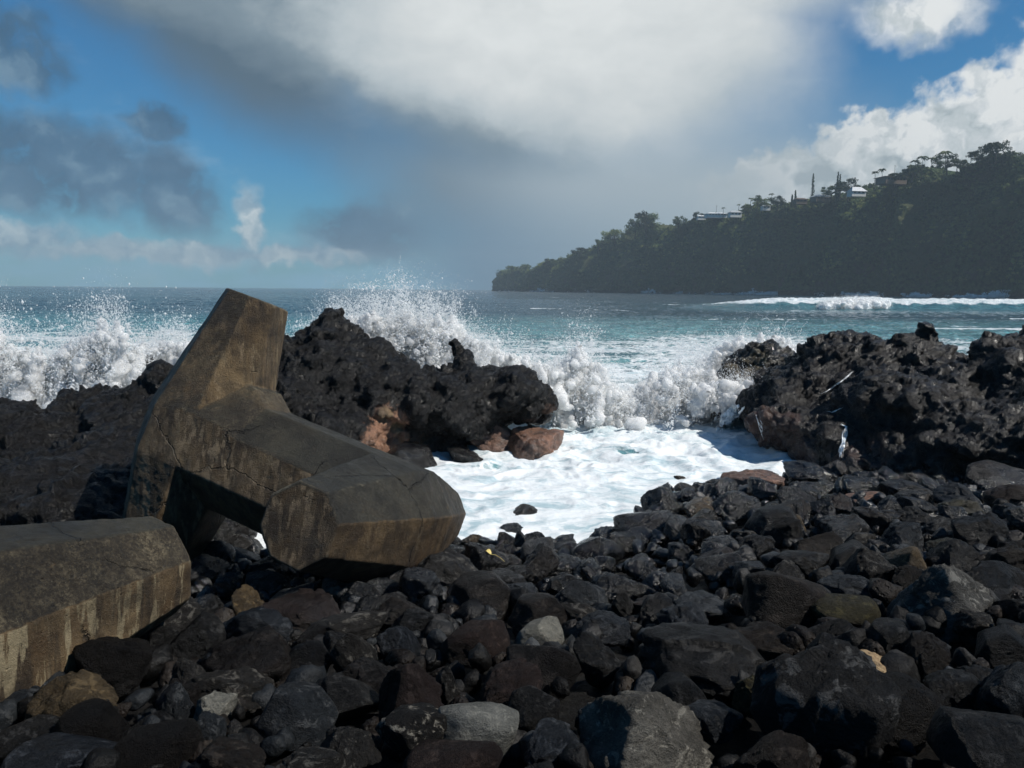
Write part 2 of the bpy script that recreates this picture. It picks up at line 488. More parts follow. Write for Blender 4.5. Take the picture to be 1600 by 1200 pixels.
def build_ocean():
    rs = [5.5]
    while rs[-1] < 3500:
        r = rs[-1]; rs.append(r * (1.0045 if r < 30 else 1.007 if r < 90 else 1.011 if r < 260 else 1.03 if r < 2500 else 1.2))
    rs = np.array(rs); th = np.linspace(R(-64), R(64), 820)
    th = th * .62 + .38 * np.sign(th) * (np.abs(th) / th.max()) ** 3 * th.max()
    T, RR = np.meshgrid(th, rs); x = (RR * np.sin(T)).ravel(); y = (RR * np.cos(T)).ravel()
    # slight bend of wave fronts
    z0 = np.zeros_like(x)
    n_a = fbm(np.c_[x * .11, y * .2, z0], 4); n_b = fbm(np.c_[x * .55, y * .9, z0 + 3], 4, ridged=True); n_c = fbm(np.c_[x * 2.1, y * 3.0, z0 + 9], 4, ridged=True)
    n_s = fbm(np.c_[x * .018, y * .045, z0 + 5], 3)
    near = 1 - sstep(23, 30, y)                          # the churned cove
    # ---- cove
    wx = x + .5 * fbm(np.c_[x * .8, y * .8, z0 + 2], 3); wy = y + .5 * fbm(np.c_[x * .8, y * .8, z0 + 7], 3)
    sw = fbm(np.c_[wx * .7, wy * 1.1, z0 + 1], 3, .45, ridged=True)
    sw2 = fbm(np.c_[wx * 2.6, wy * 3.6, z0 + 4], 4, .55)
    amp = .07 + .10 * sstep(11, 16, y)
    hc = amp * sw + amp * .30 * sw2 + .05 * n_a
    hc += .45 * gauss(y - 22.5 - .8 * n_a, 2.3) * sstep(-14, -3, x) * (1 - sstep(11, 14, x)) * (.8 + .5 * n_b)
    # ---- open water
    d = np.hypot(x, y)
    ao = sstep(24, 60, d)
    ho = (.16 + .16 * ao) * n_b * (.6 + .5 * n_a) + .09 * n_c * (1 - sstep(150, 400, d)) + .35 * ao * n_s * 1.2 + .12 * n_a
    ho *= 1 - .75 * sstep(900, 2500, d)
    h = hc * near + ho * (1 - near)
    # ---- the long breaker far off on the right
    def breaker(yc, x0, x1, hgt, wid, tail):
        c = yc + 4 * np.sin(x / 31.) + 3.0 * fbm(np.c_[x * .05, z0, z0 + yc], 2)
        env = sstep(x0, x0 + 28, x) * (1 - sstep(x1 - 30, x1, x))
        e = y - c
        prof = np.where(e < 0, np.exp(-(e / (wid * .55)) ** 2), np.exp(-(e / (wid * 2.2)) ** 2))
        fo = np.where(e < 0, sstep(-wid * .55, -wid * .3, e), 1 - sstep(tail * .5, tail, e)) * env
        return hgt * prof * env * (1 + .10 * n_b), fo
    hb, fb = breaker(148, 30, 420, 2.1, 6., 34)
    pk = .6 * gauss(x - 69, 4.8) * gauss(y - 149, 4.0)
    h = h + hb + pk * (.8 + .45 * n_b)
    hb2, fb2 = breaker(330, 110, 700, .8, 6, 22)
    h += hb2
    # broken crests along the line where the surf steepens
    foam = near * .95
    st = fbm(np.c_[x * .10, y * .30, z0 + 21], 4); st2 = fbm(np.c_[x * .035, y * .16, z0 + 33], 4)
    belt = sstep(23, 30, y) * (1 - sstep(40, 72, y))
    foam = np.maximum(foam, belt * np.clip(.46 + .8 * st - .0 + .25 * sstep(0, 12, x) * (1 - sstep(16, 40, x)), 0, 1))
    foam = np.maximum(foam, sstep(60, 70, y) * (1 - sstep(300, 600, y)) * sstep(.12, .5, st2) * .72 * sstep(-25, 5, x))
    foam = np.maximum(foam, (1 - sstep(24, 32, y)) * (1 - sstep(-6, -2, x)) * .9)
    foam = np.maximum(foam, np.maximum(fb * .97, fb2 * .6)); foam = np.maximum(foam, np.minimum(pk * 2, 1))
    # clear green-blue tongues in the cove
    clear = sstep(.0, .4, fbm(np.c_[x * .35, y * .55, z0 + 41], 3)) * sstep(11.5, 15, y) * (1 - sstep(23, 26, y))
    foam = foam * (1 - .58 * clear * near)
    turq = sstep(22, 36, y) * (1 - sstep(62, 110, y)) * np.clip(.95 + .6 * n_a - .0 * x, 0, 1) + .8 * near
    turq = np.maximum(turq, .5 * gauss(y - 150, 30) * sstep(20, 60, x))
    V = np.c_[x, y, h - .02]
    nr, nt = len(rs), len(th); idx = np.arange(nr * nt).reshape(nr, nt)
    F = np.stack([idx[:-1, :-1], idx[:-1, 1:], idx[1:, 1:], idx[1:, :-1]], -1).reshape(-1, 4)
    me = mesh_np('ocean', V, F[:, ::-1]); attr(me, 'foam', foam); attr(me, 'turq', turq)
    m, t, b, out = material('sea_water')
    fa = t.new('ShaderNodeAttribute', attribute_name='foam').outputs['Fac']
    ta = t.new('ShaderNodeAttribute', attribute_name='turq').outputs['Fac']
    pos = t.new('ShaderNodeNewGeometry').outputs['Position']
    px, py, pz = t.sep(pos)
    w = t.vm('ADD', pos, t.vm('SCALE', t.vm('SUBTRACT', t.noise(pos, .55, 5, .6, col=True), (.5, .5, .5)), None, 1.5))
    ws = t.vm('MULTIPLY', w, (.75, 1.3, .5))
    # lacework of foam: cells break open where coverage falls
    v1 = t.vor(ws, 1.1, 'DISTANCE_TO_EDGE'); v2 = t.vor(ws, 3.4, 'DISTANCE_TO_EDGE')
    ns = t.noise(ws, 2.2, 8, .68)
    farn = t.noise(t.vm('MULTIPLY', pos, (.22, .5, .2)), 1., 8, .7)
    lace = t.m('ADD', t.m('MULTIPLY', t.ss(v1, .0, .42), .45), t.m('MULTIPLY', t.ss(v2, .0, .3), .18))
    thr = t.m('ADD', lace, t.m('MULTIPLY', ns, .55))
    thr = t.mix(t.ss(py, 60, 110), thr, t.m('MULTIPLY', farn, 1.0))
    cov = t.ss(t.m('SUBTRACT', t.m('MULTIPLY', fa, 1.18), thr), -.06, .24)
    deep = t.mix(t.ss(py, 30, 900), (.014, .050, .075), (.012, .038, .065))
    body = t.mix(t.m('MULTIPLY', ta, t.lin(t.noise(ws, .5, 4, .6), .3, .7, .5, 1.)), deep, t.mix(t.ss(t.noise(t.vm('MULTIPLY', w, (.35, 1.1, 1)), .7, 6, .65), .38, .6), (.05, .17, .20), (.15, .37, .39)))
    fo_c = t.mix(t.ss(t.noise(t.vm('MULTIPLY', w, (.7, 1.5, 1)), 1.1, 9, .70, 1.2), .34, .56), (.34, .45, .49), (.70, .73, .74))
    t.put(b.inputs['Base Color'], t.mix(cov, body, fo_c))
    t.put(b.inputs['Roughness'], t.lin(cov, 0, 1, .09, .75))
    t.put(b.inputs['IOR'], 1.33)
    t.put(b.inputs['Specular IOR Level'], t.lin(cov, 0, 1, .5, .2))
    hn = t.noise(t.vm('MULTIPLY', pos, (1, 1.7, 1)), 1.4, 7, .62)
    hf = t.noise(t.vm('MULTIPLY', pos, (.22, .42, .2)), 1., 8, .66)
    b1 = t.bump(t.m('MULTIPLY', hf, t.ss(py, 22, 45)), .9, 1.3); b2 = t.bump(t.m('ADD', t.m('MULTIPLY', hn, t.lin(py, 12, 30, .35, 1.)), t.m('MULTIPLY', cov, .25)), .6, .28, b1)
    b3 = t.bump(t.noise(w, 9, 6, .65), .18, .04, b2)
    t.l.new(b3, b.inputs['Normal'])
    tag(link('ocean', me, m), kind='structure')


build_ocean()

# ------------------------------------------------------------------ far headland
LD = [(700, 1800), (776, 1650), (790, 1560), (812, 1480), (830, 1330), (870, 1240), (900, 1180), (1000, 1000), (1100, 880), (1200, 800), (1300, 730), (1400, 670), (1500, 620), (1600, 580), (1800, 500), (2100, 420), (2500, 340)]
SK = [(700, 452), (776, 426), (790, 421), (812, 421), (830, 421), (850, 410), (880, 404), (900, 395), (930, 385), (950, 378), (985, 362), (1030, 355), (1060, 350), (1100, 341), (1150, 330), (1200, 322), (1250, 316), (1300, 303), (1350, 298), (1400, 279), (1450, 272), (1500, 259), (1550, 249), (1600, 243), (1800, 200), (2100, 160), (2500, 120)]


def base_pt(u):
    D = np.interp(u, [a for a, _ in LD], [b for _, b in LD]); d = ray(u, 500); return np.array([d[0] * D, D, 0.])


def top_h(u):
    v = np.interp(u, [a for a, _ in SK], [b for _, b in SK]); D = np.interp(u, [a for a, _ in LD], [b for _, b in LD]) * 1.03
    return max(float(atD(u, v, D)[2]), 2.)


HEAD = {}


HCORR = [None]


def build_headland(final=True):
    us = np.concatenate([np.linspace(776, 1640, 1100), np.linspace(1642, 2500, 260)])
    base = np.array([base_pt(u) for u in us]); hh = np.array([top_h(u) for u in us])
    if HCORR[0] is not None: hh = hh * HCORR[0]
    # coast normal pointing inland
    tg = np.gradient(base[:, :2], axis=0)
    k = 41; ker = np.hanning(k); ker /= ker.sum()
    tg = np.stack([np.convolve(np.pad(tg[:, i], k // 2, 'edge'), ker, 'valid') for i in (0, 1)], 1)
    tg /= np.linalg.norm(tg, axis=1)[:, None]; inl = np.stack([-tg[:, 1], tg[:, 0]], 1)
    inl[inl[:, 1] < 0] *= -1
    ts = np.concatenate([np.linspace(-.03, 1, 110), 1 + np.linspace(.02, 1, 24) ** 1.5 * 1.0])
    prof_in = np.where(ts <= 1, .16 * np.clip(ts, 0, 1) + .36 * np.clip(ts, 0, 1) ** 3, .52 + (ts - 1) * 2.6)
    prof_z = np.where(ts <= 1, np.sin(np.clip(ts, -.03, 1) * math.pi / 2) ** .92 * 1. if False else np.clip(ts, -.03, 1), 1 - .05 * (ts - 1))
    V = base[:, None, :].repeat(len(ts), 1)
    V[:, :, :2] += inl[:, None, :] * (prof_in[None, :, None] * hh[:, None, None] * .9)
    V[:, :, 2] = prof_z[None, :] * hh[:, None]
    A = V.reshape(-1, 3); tt = np.tile(ts, len(us)); ih = np.repeat(inl, len(ts), 0)
    gul = fbm(A * [.016, .016, .004], 4, ridged=True)
    mid = fbm(A * .045, 4, ridged=True); d1, _ = cell(A * .16); fine = fbm(A * .35, 3)
    w = np.clip(np.minimum(tt * 5, 1), 0, 1) * np.where(tt > 1, .35, 1)
    A[:, :2] -= ih * (np.clip(np.repeat(hh, len(ts)) / 70, .15, 1) * (30 * gul + 10 * mid) + (0 * mid + 2.2 * (.6 - d1) * 2 + 1.2 * fine) * w)[:, None]
    A[:, 2] += (2.0 * (.6 - d1) * 1.5 + fine * 1.2) * np.clip(tt, 0, 1) * w
    if not final:                        # how high the skyline comes out, column by column
        dcam = (A - ORG) @ CM; uu = 800 + FPX * dcam[:, 0] / dcam[:, 2]; vv = 600 + FPX * dcam[:, 1] / dcam[:, 2]
        got = np.full(len(us), 459.); bi = np.clip(np.searchsorted(us, uu), 0, len(us) - 1)
        np.minimum.at(got, bi, vv); k2 = 15; got = np.convolve(np.pad(got, k2 // 2, 'edge'), np.ones(k2) / k2, 'valid')
        want = np.interp(us, [a for a, _ in SK], [b for _, b in SK]); hor = 452.3 + (us - 800) * .00873
        f = np.clip((hor - want) / np.maximum(hor - got, 3), .6, 1.6); HCORR[0] = f if HCORR[0] is None else HCORR[0] * f; return
    n1, n2 = len(us), len(ts); idx = np.arange(n1 * n2).reshape(n1, n2)
    F = np.stack([idx[:-1, :-1], idx[1:, :-1], idx[1:, 1:], idx[:-1, 1:]], -1).reshape(-1, 4)
    m, t, b, out = material('cliff_vegetation_and_rock')
    pos = t.new('ShaderNodeNewGeometry').outputs['Position']; nrm = t.new('ShaderNodeNewGeometry').outputs['Normal']
    _, _, pz = t.sep(pos)
    na = t.noise(pos, .05, 6, .65); nb = t.noise(pos, .35, 5, .65)
    gr = t.mix(t.ss(nb, .35, .65), (.022, .040, .016), (.095, .135, .048))
    gr = t.mix(t.ss(t.noise(pos, .018, 4, .6), .5, .62), gr, (.10, .105, .045))
    gr = t.mix(t.m('MULTIPLY', t.ss(na, .52, .62), t.ss(pz, 70, 12)), gr, t.mix(nb, (.03, .026, .022), (.13, .11, .085)))
    gr = t.mix(t.ss(t.m('ADD', pz, t.m('MULTIPLY', na, 8)), 11, 5), gr, (.018, .016, .015))
    t.put(b.inputs['Base Color'], gr); b.inputs['Roughness'].default_value = .9; b.inputs['Specular IOR Level'].default_value = .1
    t.put(b.inputs['Normal'], t.bump(t.m('ADD', t.noise(pos, .25, 6, .7), t.noise(pos, 1., 4, .7)), 1., 3.))
    me = mesh_np('headland', A, F)
    o = tag(link('headland_cliff', me, m), kind='structure')
    HEAD['bvh'] = BVHTree.FromPolygons([tuple(p) for p in A], F.tolist())
    HEAD['A'] = A.reshape(n1, n2, 3); HEAD['us'] = us; HEAD['ts'] = ts; HEAD['inl'] = inl


build_headland(False); build_headland(False); build_headland()


def leaf_mat(name, ca, cb, tr=.25):
    m, t, b, out = material(name)
    pos = t.new('ShaderNodeNewGeometry').outputs['Position']
    c = t.mix(t.ss(t.noise(pos, .4, 4, .6), .3, .7), ca, cb)
    lg = t.noise(pos, .022, 6, .62)
    c = t.mix(t.ss(lg, .50, .60), c, tuple(q * k_ for q, k_ in zip(cb, (2.0, 1.7, 1.3))))
    c = t.mix(t.ss(lg, .45, .37), c, tuple(q * k_ for q, k_ in zip(ca, (.9, .6, .7))))
    t.put(b.inputs['Base Color'], c); b.inputs['Roughness'].default_value = .65; b.inputs['Specular IOR Level'].default_value = .25
    tl = t.new('ShaderNodeBsdfTranslucent'); t.put(tl.inputs[0], c)
    ms = t.new('ShaderNodeMixShader'); ms.inputs[0].default_value = tr
    t.l.new(b.outputs[0], ms.inputs[1]); t.l.new(tl.outputs[0], ms.inputs[2]); t.l.new(ms.outputs[0], out.inputs[0])
    return m


LM = {'dark': leaf_mat('dark_leaves', (.016, .028, .012), (.035, .055, .02)), 'mid': leaf_mat('mid_leaves', (.034, .056, .02), (.11, .145, .05)),
      'palm': leaf_mat('palm_leaves', (.022, .036, .015), (.05, .07, .028))}
bark = rock_mat('bark', (.02, .017, .014), (.045, .038, .03), rough=.85, world=True, scale=.5)


def leaf_cloud(centres, radii, per, size, rng, squash=.8):
    """many small leaf-sized quads in lumpy clumps"""
    Cn = np.repeat(np.asarray(centres, float), per, 0); rr = np.repeat(np.asarray(radii, float), per)
    d = rng.normal(size=(len(Cn), 3)); d /= np.linalg.norm(d, axis=1)[:, None]
    p = Cn + d * (rr * rng.random(len(Cn)) ** .45)[:, None] * [1, 1, squash]
    a = rng.normal(size=(len(Cn), 3)); a /= np.linalg.norm(a, axis=1)[:, None]
    b = np.cross(a, d + rng.normal(size=d.shape) * .5); b /= np.linalg.norm(b, axis=1)[:, None] + 1e-9
    s = (size * rng.uniform(.5, 1.2, len(Cn)))[:, None]
    V = np.stack([p - a * s, p + b * s * .55, p + a * s, p - b * s * .55], 1).reshape(-1, 3)
    F = np.arange(len(V)).reshape(-1, 4)
    return V, F


# scrub that clothes the cliff face and its rim
def build_scrub():
    rng = np.random.default_rng(11); A = HEAD['A']; us = HEAD['us']; ts = HEAD['ts']
    n = 5200
    i = (rng.random(n) * 1150).astype(int); j = np.where(rng.random(n) < .45, rng.integers(88, 116, n), rng.integers(14, 110, n))
    P = A[i, j] + rng.normal(size=(n, 3)) * [1.5, 1.5, .3]
    r = rng.uniform(1.2, 3.6, n) * np.clip(P[:, 1] / 900, .6, 1.3)
    V, F = leaf_cloud(P + [0, 0, .8], r, 34, 1.0, rng, .75)
    tag(link('cliff_scrub', mesh_np('cliff_scrub', V, F, False), LM['mid']), 'dense green scrub covering the face and rim of the sea cliff', 'scrub', None, 'stuff')


build_scrub()


def tube(pts, rad, k=7):
    pts = np.asarray(pts, float); n_ = len(pts); rad = np.broadcast_to(rad, n_)
    tg = np.gradient(pts, axis=0); tg /= np.linalg.norm(tg, axis=1)[:, None] + 1e-9
    ref = np.array([0, 1, 0.]) if abs(tg[0, 1]) < .9 else np.array([1., 0, 0])
    a = np.cross(tg, ref); a /= np.linalg.norm(a, axis=1)[:, None]; b = np.cross(tg, a)
    ang = np.linspace(0, 2 * math.pi, k, endpoint=False)
    V = pts[:, None] + rad[:, None, None] * (np.cos(ang)[None, :, None] * a[:, None] + np.sin(ang)[None, :, None] * b[:, None])
    V = V.reshape(-1, 3); F = []
    for i in range(n_ - 1):
        for j in range(k):
            F.append([i * k + j, i * k + (j + 1) % k, (i + 1) * k + (j + 1) % k, (i + 1) * k + j])
    V = np.concatenate([V, pts[-1:]]); e = len(V) - 1
    for j in range(k): F.append([(n_ - 1) * k + j, (n_ - 1) * k + (j + 1) % k, e, e])
    F = [f if f[2] != f[3] else [f[0], f[1], f[2], f[2]] for f in F]
    return V, np.array(F)


def ridge_at(u, dz=0., back=0):
    """a point on the cliff top below pixel column u"""
    i = int(np.clip(np.searchsorted(HEAD['us'], u), 0, len(HEAD['us']) - 1)); j = int(np.argmin(abs(HEAD['ts'] - 1))) + back
    col = HEAD['A'][i, j - 3:j + 4]; p = HEAD['A'][i, j].copy()
    return p


def place_on_top(u, v_base):
    """walk back over the plateau: the spot whose image row is nearest v_base"""
    i = int(np.clip(np.searchsorted(HEAD['us'], u), 0, len(HEAD['us']) - 1)); best = None
    for j in range(80, HEAD['A'].shape[1] - 2):
        # correct for columns drifting sideways with depth: search neighbours
        p = HEAD['A'][i, j]; d = CM.T @ (p - ORG); uu = 800 + FPX * d[0] / d[2]; vv = 600 + FPX * d[1] / d[2]
        c = abs(vv - v_base) + .35 * abs(uu - u)
        if best is None or c < best[0]: best = (c, p.copy(), uu, vv)
    p = best[1]
    # slide sideways so that the column is right
    d = CM.T @ (p - ORG); p[0] += (u - best[2]) * d[2] / FPX
    hit = HEAD['bvh'].ray_cast(Vector((p[0], p[1], 400)), Vector((0, 0, -1)))
    if hit[0]: p[2] = hit[0].z
    return p


def pxm(p, px): return px * (CM.T @ (p - ORG))[2] / FPX


def mk_part(name, VF, mat, parent, smooth=True):
    V, F = VF; return link(name, mesh_np(name, V, F, smooth), mat, parent)


def broad_tree(u, v0, v1, wpx, label, seed, mat='dark', flat=.7, trunk=.3, name='broadleaf_tree'):
    rng = np.random.default_rng(seed); p = place_on_top(u, v0); Hh = pxm(p, v0 - v1) + max(0, (CM.T @ (p - ORG))[1] * 0)
    # reach the wanted skyline height
    top = atD(u, v1, p[1])[2]; Wd = pxm(p, wpx); Hh = min(max(top - p[2], 2.5), pxm(p, (v0 - v1)) * 1.15); p[2] = top - Hh
    e = tag(empty(name, p), label, 'tree', 'trees along the cliff top')
    lean = rng.normal(size=2) * .04 * Hh
    tr = [tube([[0, 0, -1.5], [lean[0] * .5, lean[1] * .5, Hh * trunk], [lean[0], lean[1], Hh * .8]], [Hh * .035, Hh * .028, Hh * .012])]
    cs = []; rr = []
    for _ in range(16):
        a = rng.uniform(0, 6.28); q = rng.random() ** .5; hz = rng.uniform(trunk + .12, .9)
        wr = Wd * .5 * math.sqrt(max(.1, 1 - ((hz - (trunk + .35)) / .62) ** 2)) * .85
        c = [lean[0] + math.cos(a) * q * wr, lean[1] + math.sin(a) * q * wr, Hh * hz]; cs.append(c); rr.append(Wd * rng.uniform(.11, .2))
        tr.append(tube([[lean[0] * .7, lean[1] * .7, Hh * trunk * rng.uniform(.7, 1.4)], c], [Hh * .014, Hh * .004], 4))
    mk_part('trunk', join(tr), bark, e)
    mk_part('crown', leaf_cloud(cs, rr, 110, max(.45, Wd * .035), rng, flat), LM[mat], e, False)
    return e


def conifer(u, v0, v1, wpx, label, seed):
    rng = np.random.default_rng(seed); p = place_on_top(u, v0); top = atD(u, v1, p[1])[2]; Hh = min(max(top - p[2], 3), pxm(p, v0 - v1) * 1.15); p[2] = top - Hh; Wd = pxm(p, wpx)
    e = tag(empty('columnar_conifer', p), label, 'tree', 'slender conifers on the cliff top')
    mk_part('trunk', tube([[0, 0, -1], [0, 0, Hh * .95]], [Hh * .018, Hh * .004]), bark, e)
    hs = np.linspace(.08, .98, 26); cs = [[rng.normal() * Wd * .05, rng.normal() * Wd * .05, Hh * h] for h in hs]
    mk_part('crown', leaf_cloud(cs, [Wd * .5 * (1.02 - h) ** .6 + .15 for h in hs], 46, .5, rng, .9), LM['dark'], e, False)


def palm(u, v0, v1, label, seed, wpx=None):
    rng = np.random.default_rng(seed); p = place_on_top(u, v0); top = atD(u, v1, p[1])[2]; Hh = min(max(top - p[2], 4), pxm(p, v0 - v1) * 1.1); p[2] = top - Hh
    e = tag(empty('palm_tree', p), label, 'palm tree', 'palms on the cliff top')
    L = pxm(p, wpx / 2) if wpx else min(Hh * .32, 4.2); tp = np.array([rng.normal() * .6, rng.normal() * .6, Hh - L * .32])
    mk_part('trunk', tube([[0, 0, -1], [tp[0] * .2, tp[1] * .2, Hh * .5], tp], [.32, .22, .17]), bark, e)
    V = []; F = []
    for k in range(17):
        a = k * 2.4 + rng.uniform(-.2, .2); up = rng.uniform(-.1, .9); dr = np.array([math.cos(a), math.sin(a), 0])
        q = np.linspace(0, 1, 7); line = tp + dr * (q * L * (1 - .12 * up))[:, None] + np.array([0, 0, 1]) * (q * up * L * .75 - q ** 2 * L * (.55 + .35 * up))[:, None]
        side = np.array([-dr[1], dr[0], 0]); wv = L * .13 * np.sin(np.clip(q * 1.0 + .12, 0, 1) * math.pi) ** .6
        for sgn in (-1, 1):
            base_i = len(V)
            for c, ww in zip(line, wv): V += [c, c + side * sgn * ww - np.array([0, 0, ww * .8])]
            for i in range(6): F.append([base_i + 2 * i, base_i + 2 * i + 1, base_i + 2 * i + 3, base_i + 2 * i + 2])
    mk_part('crown', (np.array(V), np.array(F)), LM['palm'], e, False)


def paint(name, c, rough=.6, spec=.3):
    m, t, b, out = material(name); pos = t.new('ShaderNodeTexCoord').outputs['Object']
    t.put(b.inputs['Base Color'], t.mix(t.ss(t.noise(pos, 1.2, 6, .6), .35, .7), c, tuple(q * .75 for q in c)))
    b.inputs['Roughness'].default_value = rough; b.inputs['Specular IOR Level'].default_value = spec; return m


white_p = paint('white_painted_boards', (.62, .62, .6)); grey_roof = paint('grey_metal_roof', (.42, .43, .43), .4); white_roof = paint('pale_metal_roof', (.68, .69, .7), .35)
brown_p = paint('brown_boards', (.12, .09, .07)); glass = paint('dark_window_glass', (.02, .025, .03), .1, .6)


def house(u, v0, wpx, hpx, label, rz, wall, roof, steep=.45, seed=0):
    p = place_on_top(u, v0); Wd = pxm(p, wpx); Hh = pxm(p, hpx); top = atD(u, v0 - hpx, p[1])[2]
    p[2] = top - Hh; wl = Hh * (1 - steep); dp = Wd * .62
    e = tag(empty('house', p, R(rz)), label, 'house', 'houses along the cliff top')
    mk_part('wall', box_bm(Wd * .9, dp * .88, wl + 2, 0, 0, wl / 2 - 1.), wall, e, False)
    rh = Hh * steep; th_ = .25; hw = Wd / 2; hd = dp / 2 + .4; z0 = wl - .05
    V = [[-hw, -hd, z0], [hw, -hd, z0], [hw, hd, z0], [-hw, hd, z0], [-hw * .55, 0, z0 + rh], [hw * .55, 0, z0 + rh]]
    V = V + [[a, b_, c - th_] for a, b_, c in V[:4]]
    F = [[0, 1, 5, 4], [1, 2, 5, 5], [2, 3, 4, 5], [3, 0, 4, 4], [0, 6, 7, 1], [1, 7, 8, 2], [2, 8, 9, 3], [3, 9, 6, 0], [6, 9, 8, 7]]
    bm = bmesh.new(); vs = [bm.verts.new(q) for q in V]
    for f in F: bm.faces.new([vs[i] for i in dict.fromkeys(f)])
    me = bpy.data.meshes.new('roof'); bm.to_mesh(me); bm.free(); link('roof', me, roof, e)
    nw = max(2, int(Wd / 4))
    for k in range(nw):
        x = (k + .5) / nw * Wd * .8 - Wd * .4
        mk_part('window', box_bm(Wd / nw * .42, .12, wl * .38, x, -dp * .44 - .03, wl * .55), glass, e, False)
    return e


TREES = [
 (1555, 243, 219, 46, 'dense round-crowned tree standing highest on the cliff top at far right', 'dark', .7),
 (1530, 250, 236, 34, 'low dark tree crouching just left of the highest round tree', 'dark', .5),
 (1325, 303, 277, 40, 'broad dark tree behind the white gabled house', 'dark', .6),
 (1298, 306, 288, 30, 'low spreading tree between the slender conifers and the grey-roofed house', 'mid', .5),
 (1010, 360, 331, 56, 'tall shaggy tree rising from the lower rim of the headland', 'mid', .8),
 (992, 364, 342, 34, 'rounded bush-like tree leaning against the tall shaggy rim tree', 'mid', .7),
 (960, 376, 359, 38, 'rounded tree on the rim just seaward of the shaggy tree', 'mid', .7),
 (934, 388, 372, 20, 'small pointed tree on the lower rim slope', 'dark', .9),
 (905, 397, 386, 24, 'low tree cluster where the rim drops toward the point', 'dark', .6),
 (860, 414, 404, 22, 'small tree near the seaward point of the headland', 'dark', .6),
 (810, 424, 414, 40, 'flat scrubby tree on top of the outermost point', 'mid', .45),
 (1190, 324, 309, 30, 'bushy tree among the palms in the middle of the ridge', 'mid', .6),
 (1215, 320, 305, 26, 'rounded tree right of the mid-ridge palms', 'dark', .7),
 (1425, 275, 262, 30, 'bushy tree left of the palm cluster near the radio pole', 'dark', .6),
 (1400, 282, 270, 26, 'low bush-like tree beside the long brown house', 'dark', .5),
 (1480, 262, 240, 40, 'dark tree mass below the palm cluster on the upper ridge', 'dark', .6),
 (1495, 260, 248, 26, 'lower tree right of the upper ridge palm cluster', 'mid', .6),
 (1060, 351, 338, 26, 'small tree at the left end of the roof line', 'mid', .6),
 (1090, 345, 331, 22, 'dark bushy tree left of the low white roofs', 'dark', .6),
 (1165, 330, 320, 18, 'little dark tree right of the low white roofs', 'dark', .6),
]
# surf along the foot of the cliff
def build_surf():
    rng = np.random.default_rng(21); P = []; r = []
    for q in range(4200):
        u = rng.uniform(782, 1680); b_ = base_pt(u); k = fbm([[u * .03, 0, 0]], 3)[0] + fbm([[u * .15, 3, 0]], 2)[0] * .5
        if k < -.32: continue
        P.append(b_ + [rng.normal() * 3, -rng.uniform(26, 46), .5 + max(k + .1, 0) * rng.random() * 10]); r.append(rng.uniform(1., 3.))
    V, F = leaf_cloud(P, r, 26, .55, rng, .6)
    tag(link('surf', mesh_np('surf', V, F, False), whitewater0), 'white surf breaking along the foot of the distant cliff', 'surf', None, 'stuff')


whitewater0 = bpy.data.materials.new('surf_white'); whitewater0.use_nodes = True
whitewater0.node_tree.nodes['Principled BSDF'].inputs['Base Color'].default_value = (.85, .88, .89, 1); whitewater0.node_tree.nodes['Principled BSDF'].inputs['Roughness'].default_value = .8
build_surf()
for i, (u, v0, v1, w, lb, mt, fl) in enumerate(TREES): broad_tree(u, v0 + 4, v1, w, lb, 50 + i, mt, fl)
for i, (u, v0, v1, w, lb) in enumerate([(1269, 306, 271, 7, 'tall slender conifer standing alone left of the bare tree'), (1307, 303, 268, 6, 'taller slender conifer of the close pair by the white house'),
        (1311, 303, 272, 5, 'shorter slender conifer of the close pair by the white house'), (1242, 318, 297, 6, 'slender conifer left of the grey-roofed house'), (1237, 318, 304, 5, 'shortest slender conifer, beside the one left of the grey roof')]):
    conifer(u, v0 + 3, v1, w, lb, 90 + i)
for i, (u, v0, v1, lb, w) in enumerate([(1477, 258, 232, 'tall full palm highest in the upper ridge cluster', 26), (1440, 272, 241, 'palm at the left of the upper ridge cluster', 22), (1430, 272, 248, 'shorter palm leaning left below the upper ridge cluster', 18),
        (1455, 268, 244, 'palm between the tall full palm and the left palm', 18), (1517, 252, 236, 'small lone palm right of the upper ridge cluster', 12),
        (1378, 285, 262, 'taller of the two windblown palms beside the long brown house', 16), (1366, 290, 266, 'shorter of the two windblown palms beside the long brown house', 14),
        (1205, 322, 301, 'palm on the middle ridge above the small pale house', 11), (1183, 326, 304, 'palm on the middle ridge above the trees', 12), (1172, 328, 308, 'low palm left of the mid-ridge palms', 11),
        (1154, 332, 318, 'little palm right of the low white roofs', 8), (1130, 335, 323, 'small palm above the low white roofs', 8), (1056, 352, 337, 'small palm on the lower rim', 9)]):
    palm(u, v0 + 2, v1, lb, 120 + i, w)
house(1338, 304, 26, 12, 'small white gabled house with a pale roof facing the sea', 8, white_p, white_roof, .6)
house(1282, 313, 28, 9, 'low house with a shallow grey metal roof among the trees', 12, brown_p, grey_roof, .4)
house(1250, 316, 20, 7, 'small brown house left of the grey-roofed one', 5, brown_p, brown_p, .4)
house(1392, 285, 42, 10, 'long brown flat-roofed house on the upper ridge', 14, brown_p, brown_p, .25)
house(1148, 337, 20, 8, 'little white house at the right end of the low roofs', 5, white_p, grey_roof, .4)
house(1118, 338, 34, 6, 'long low house with white roof near the middle of the ridge', 3, white_p, white_roof, .4)
house(1196, 326, 14, 6, 'tiny pale house under the mid-ridge palms', 5, white_p, grey_roof, .4)
house(1095, 341, 14, 5, 'tiny white-roofed shed left of the low white roofs', 5, white_p, white_roof, .4)
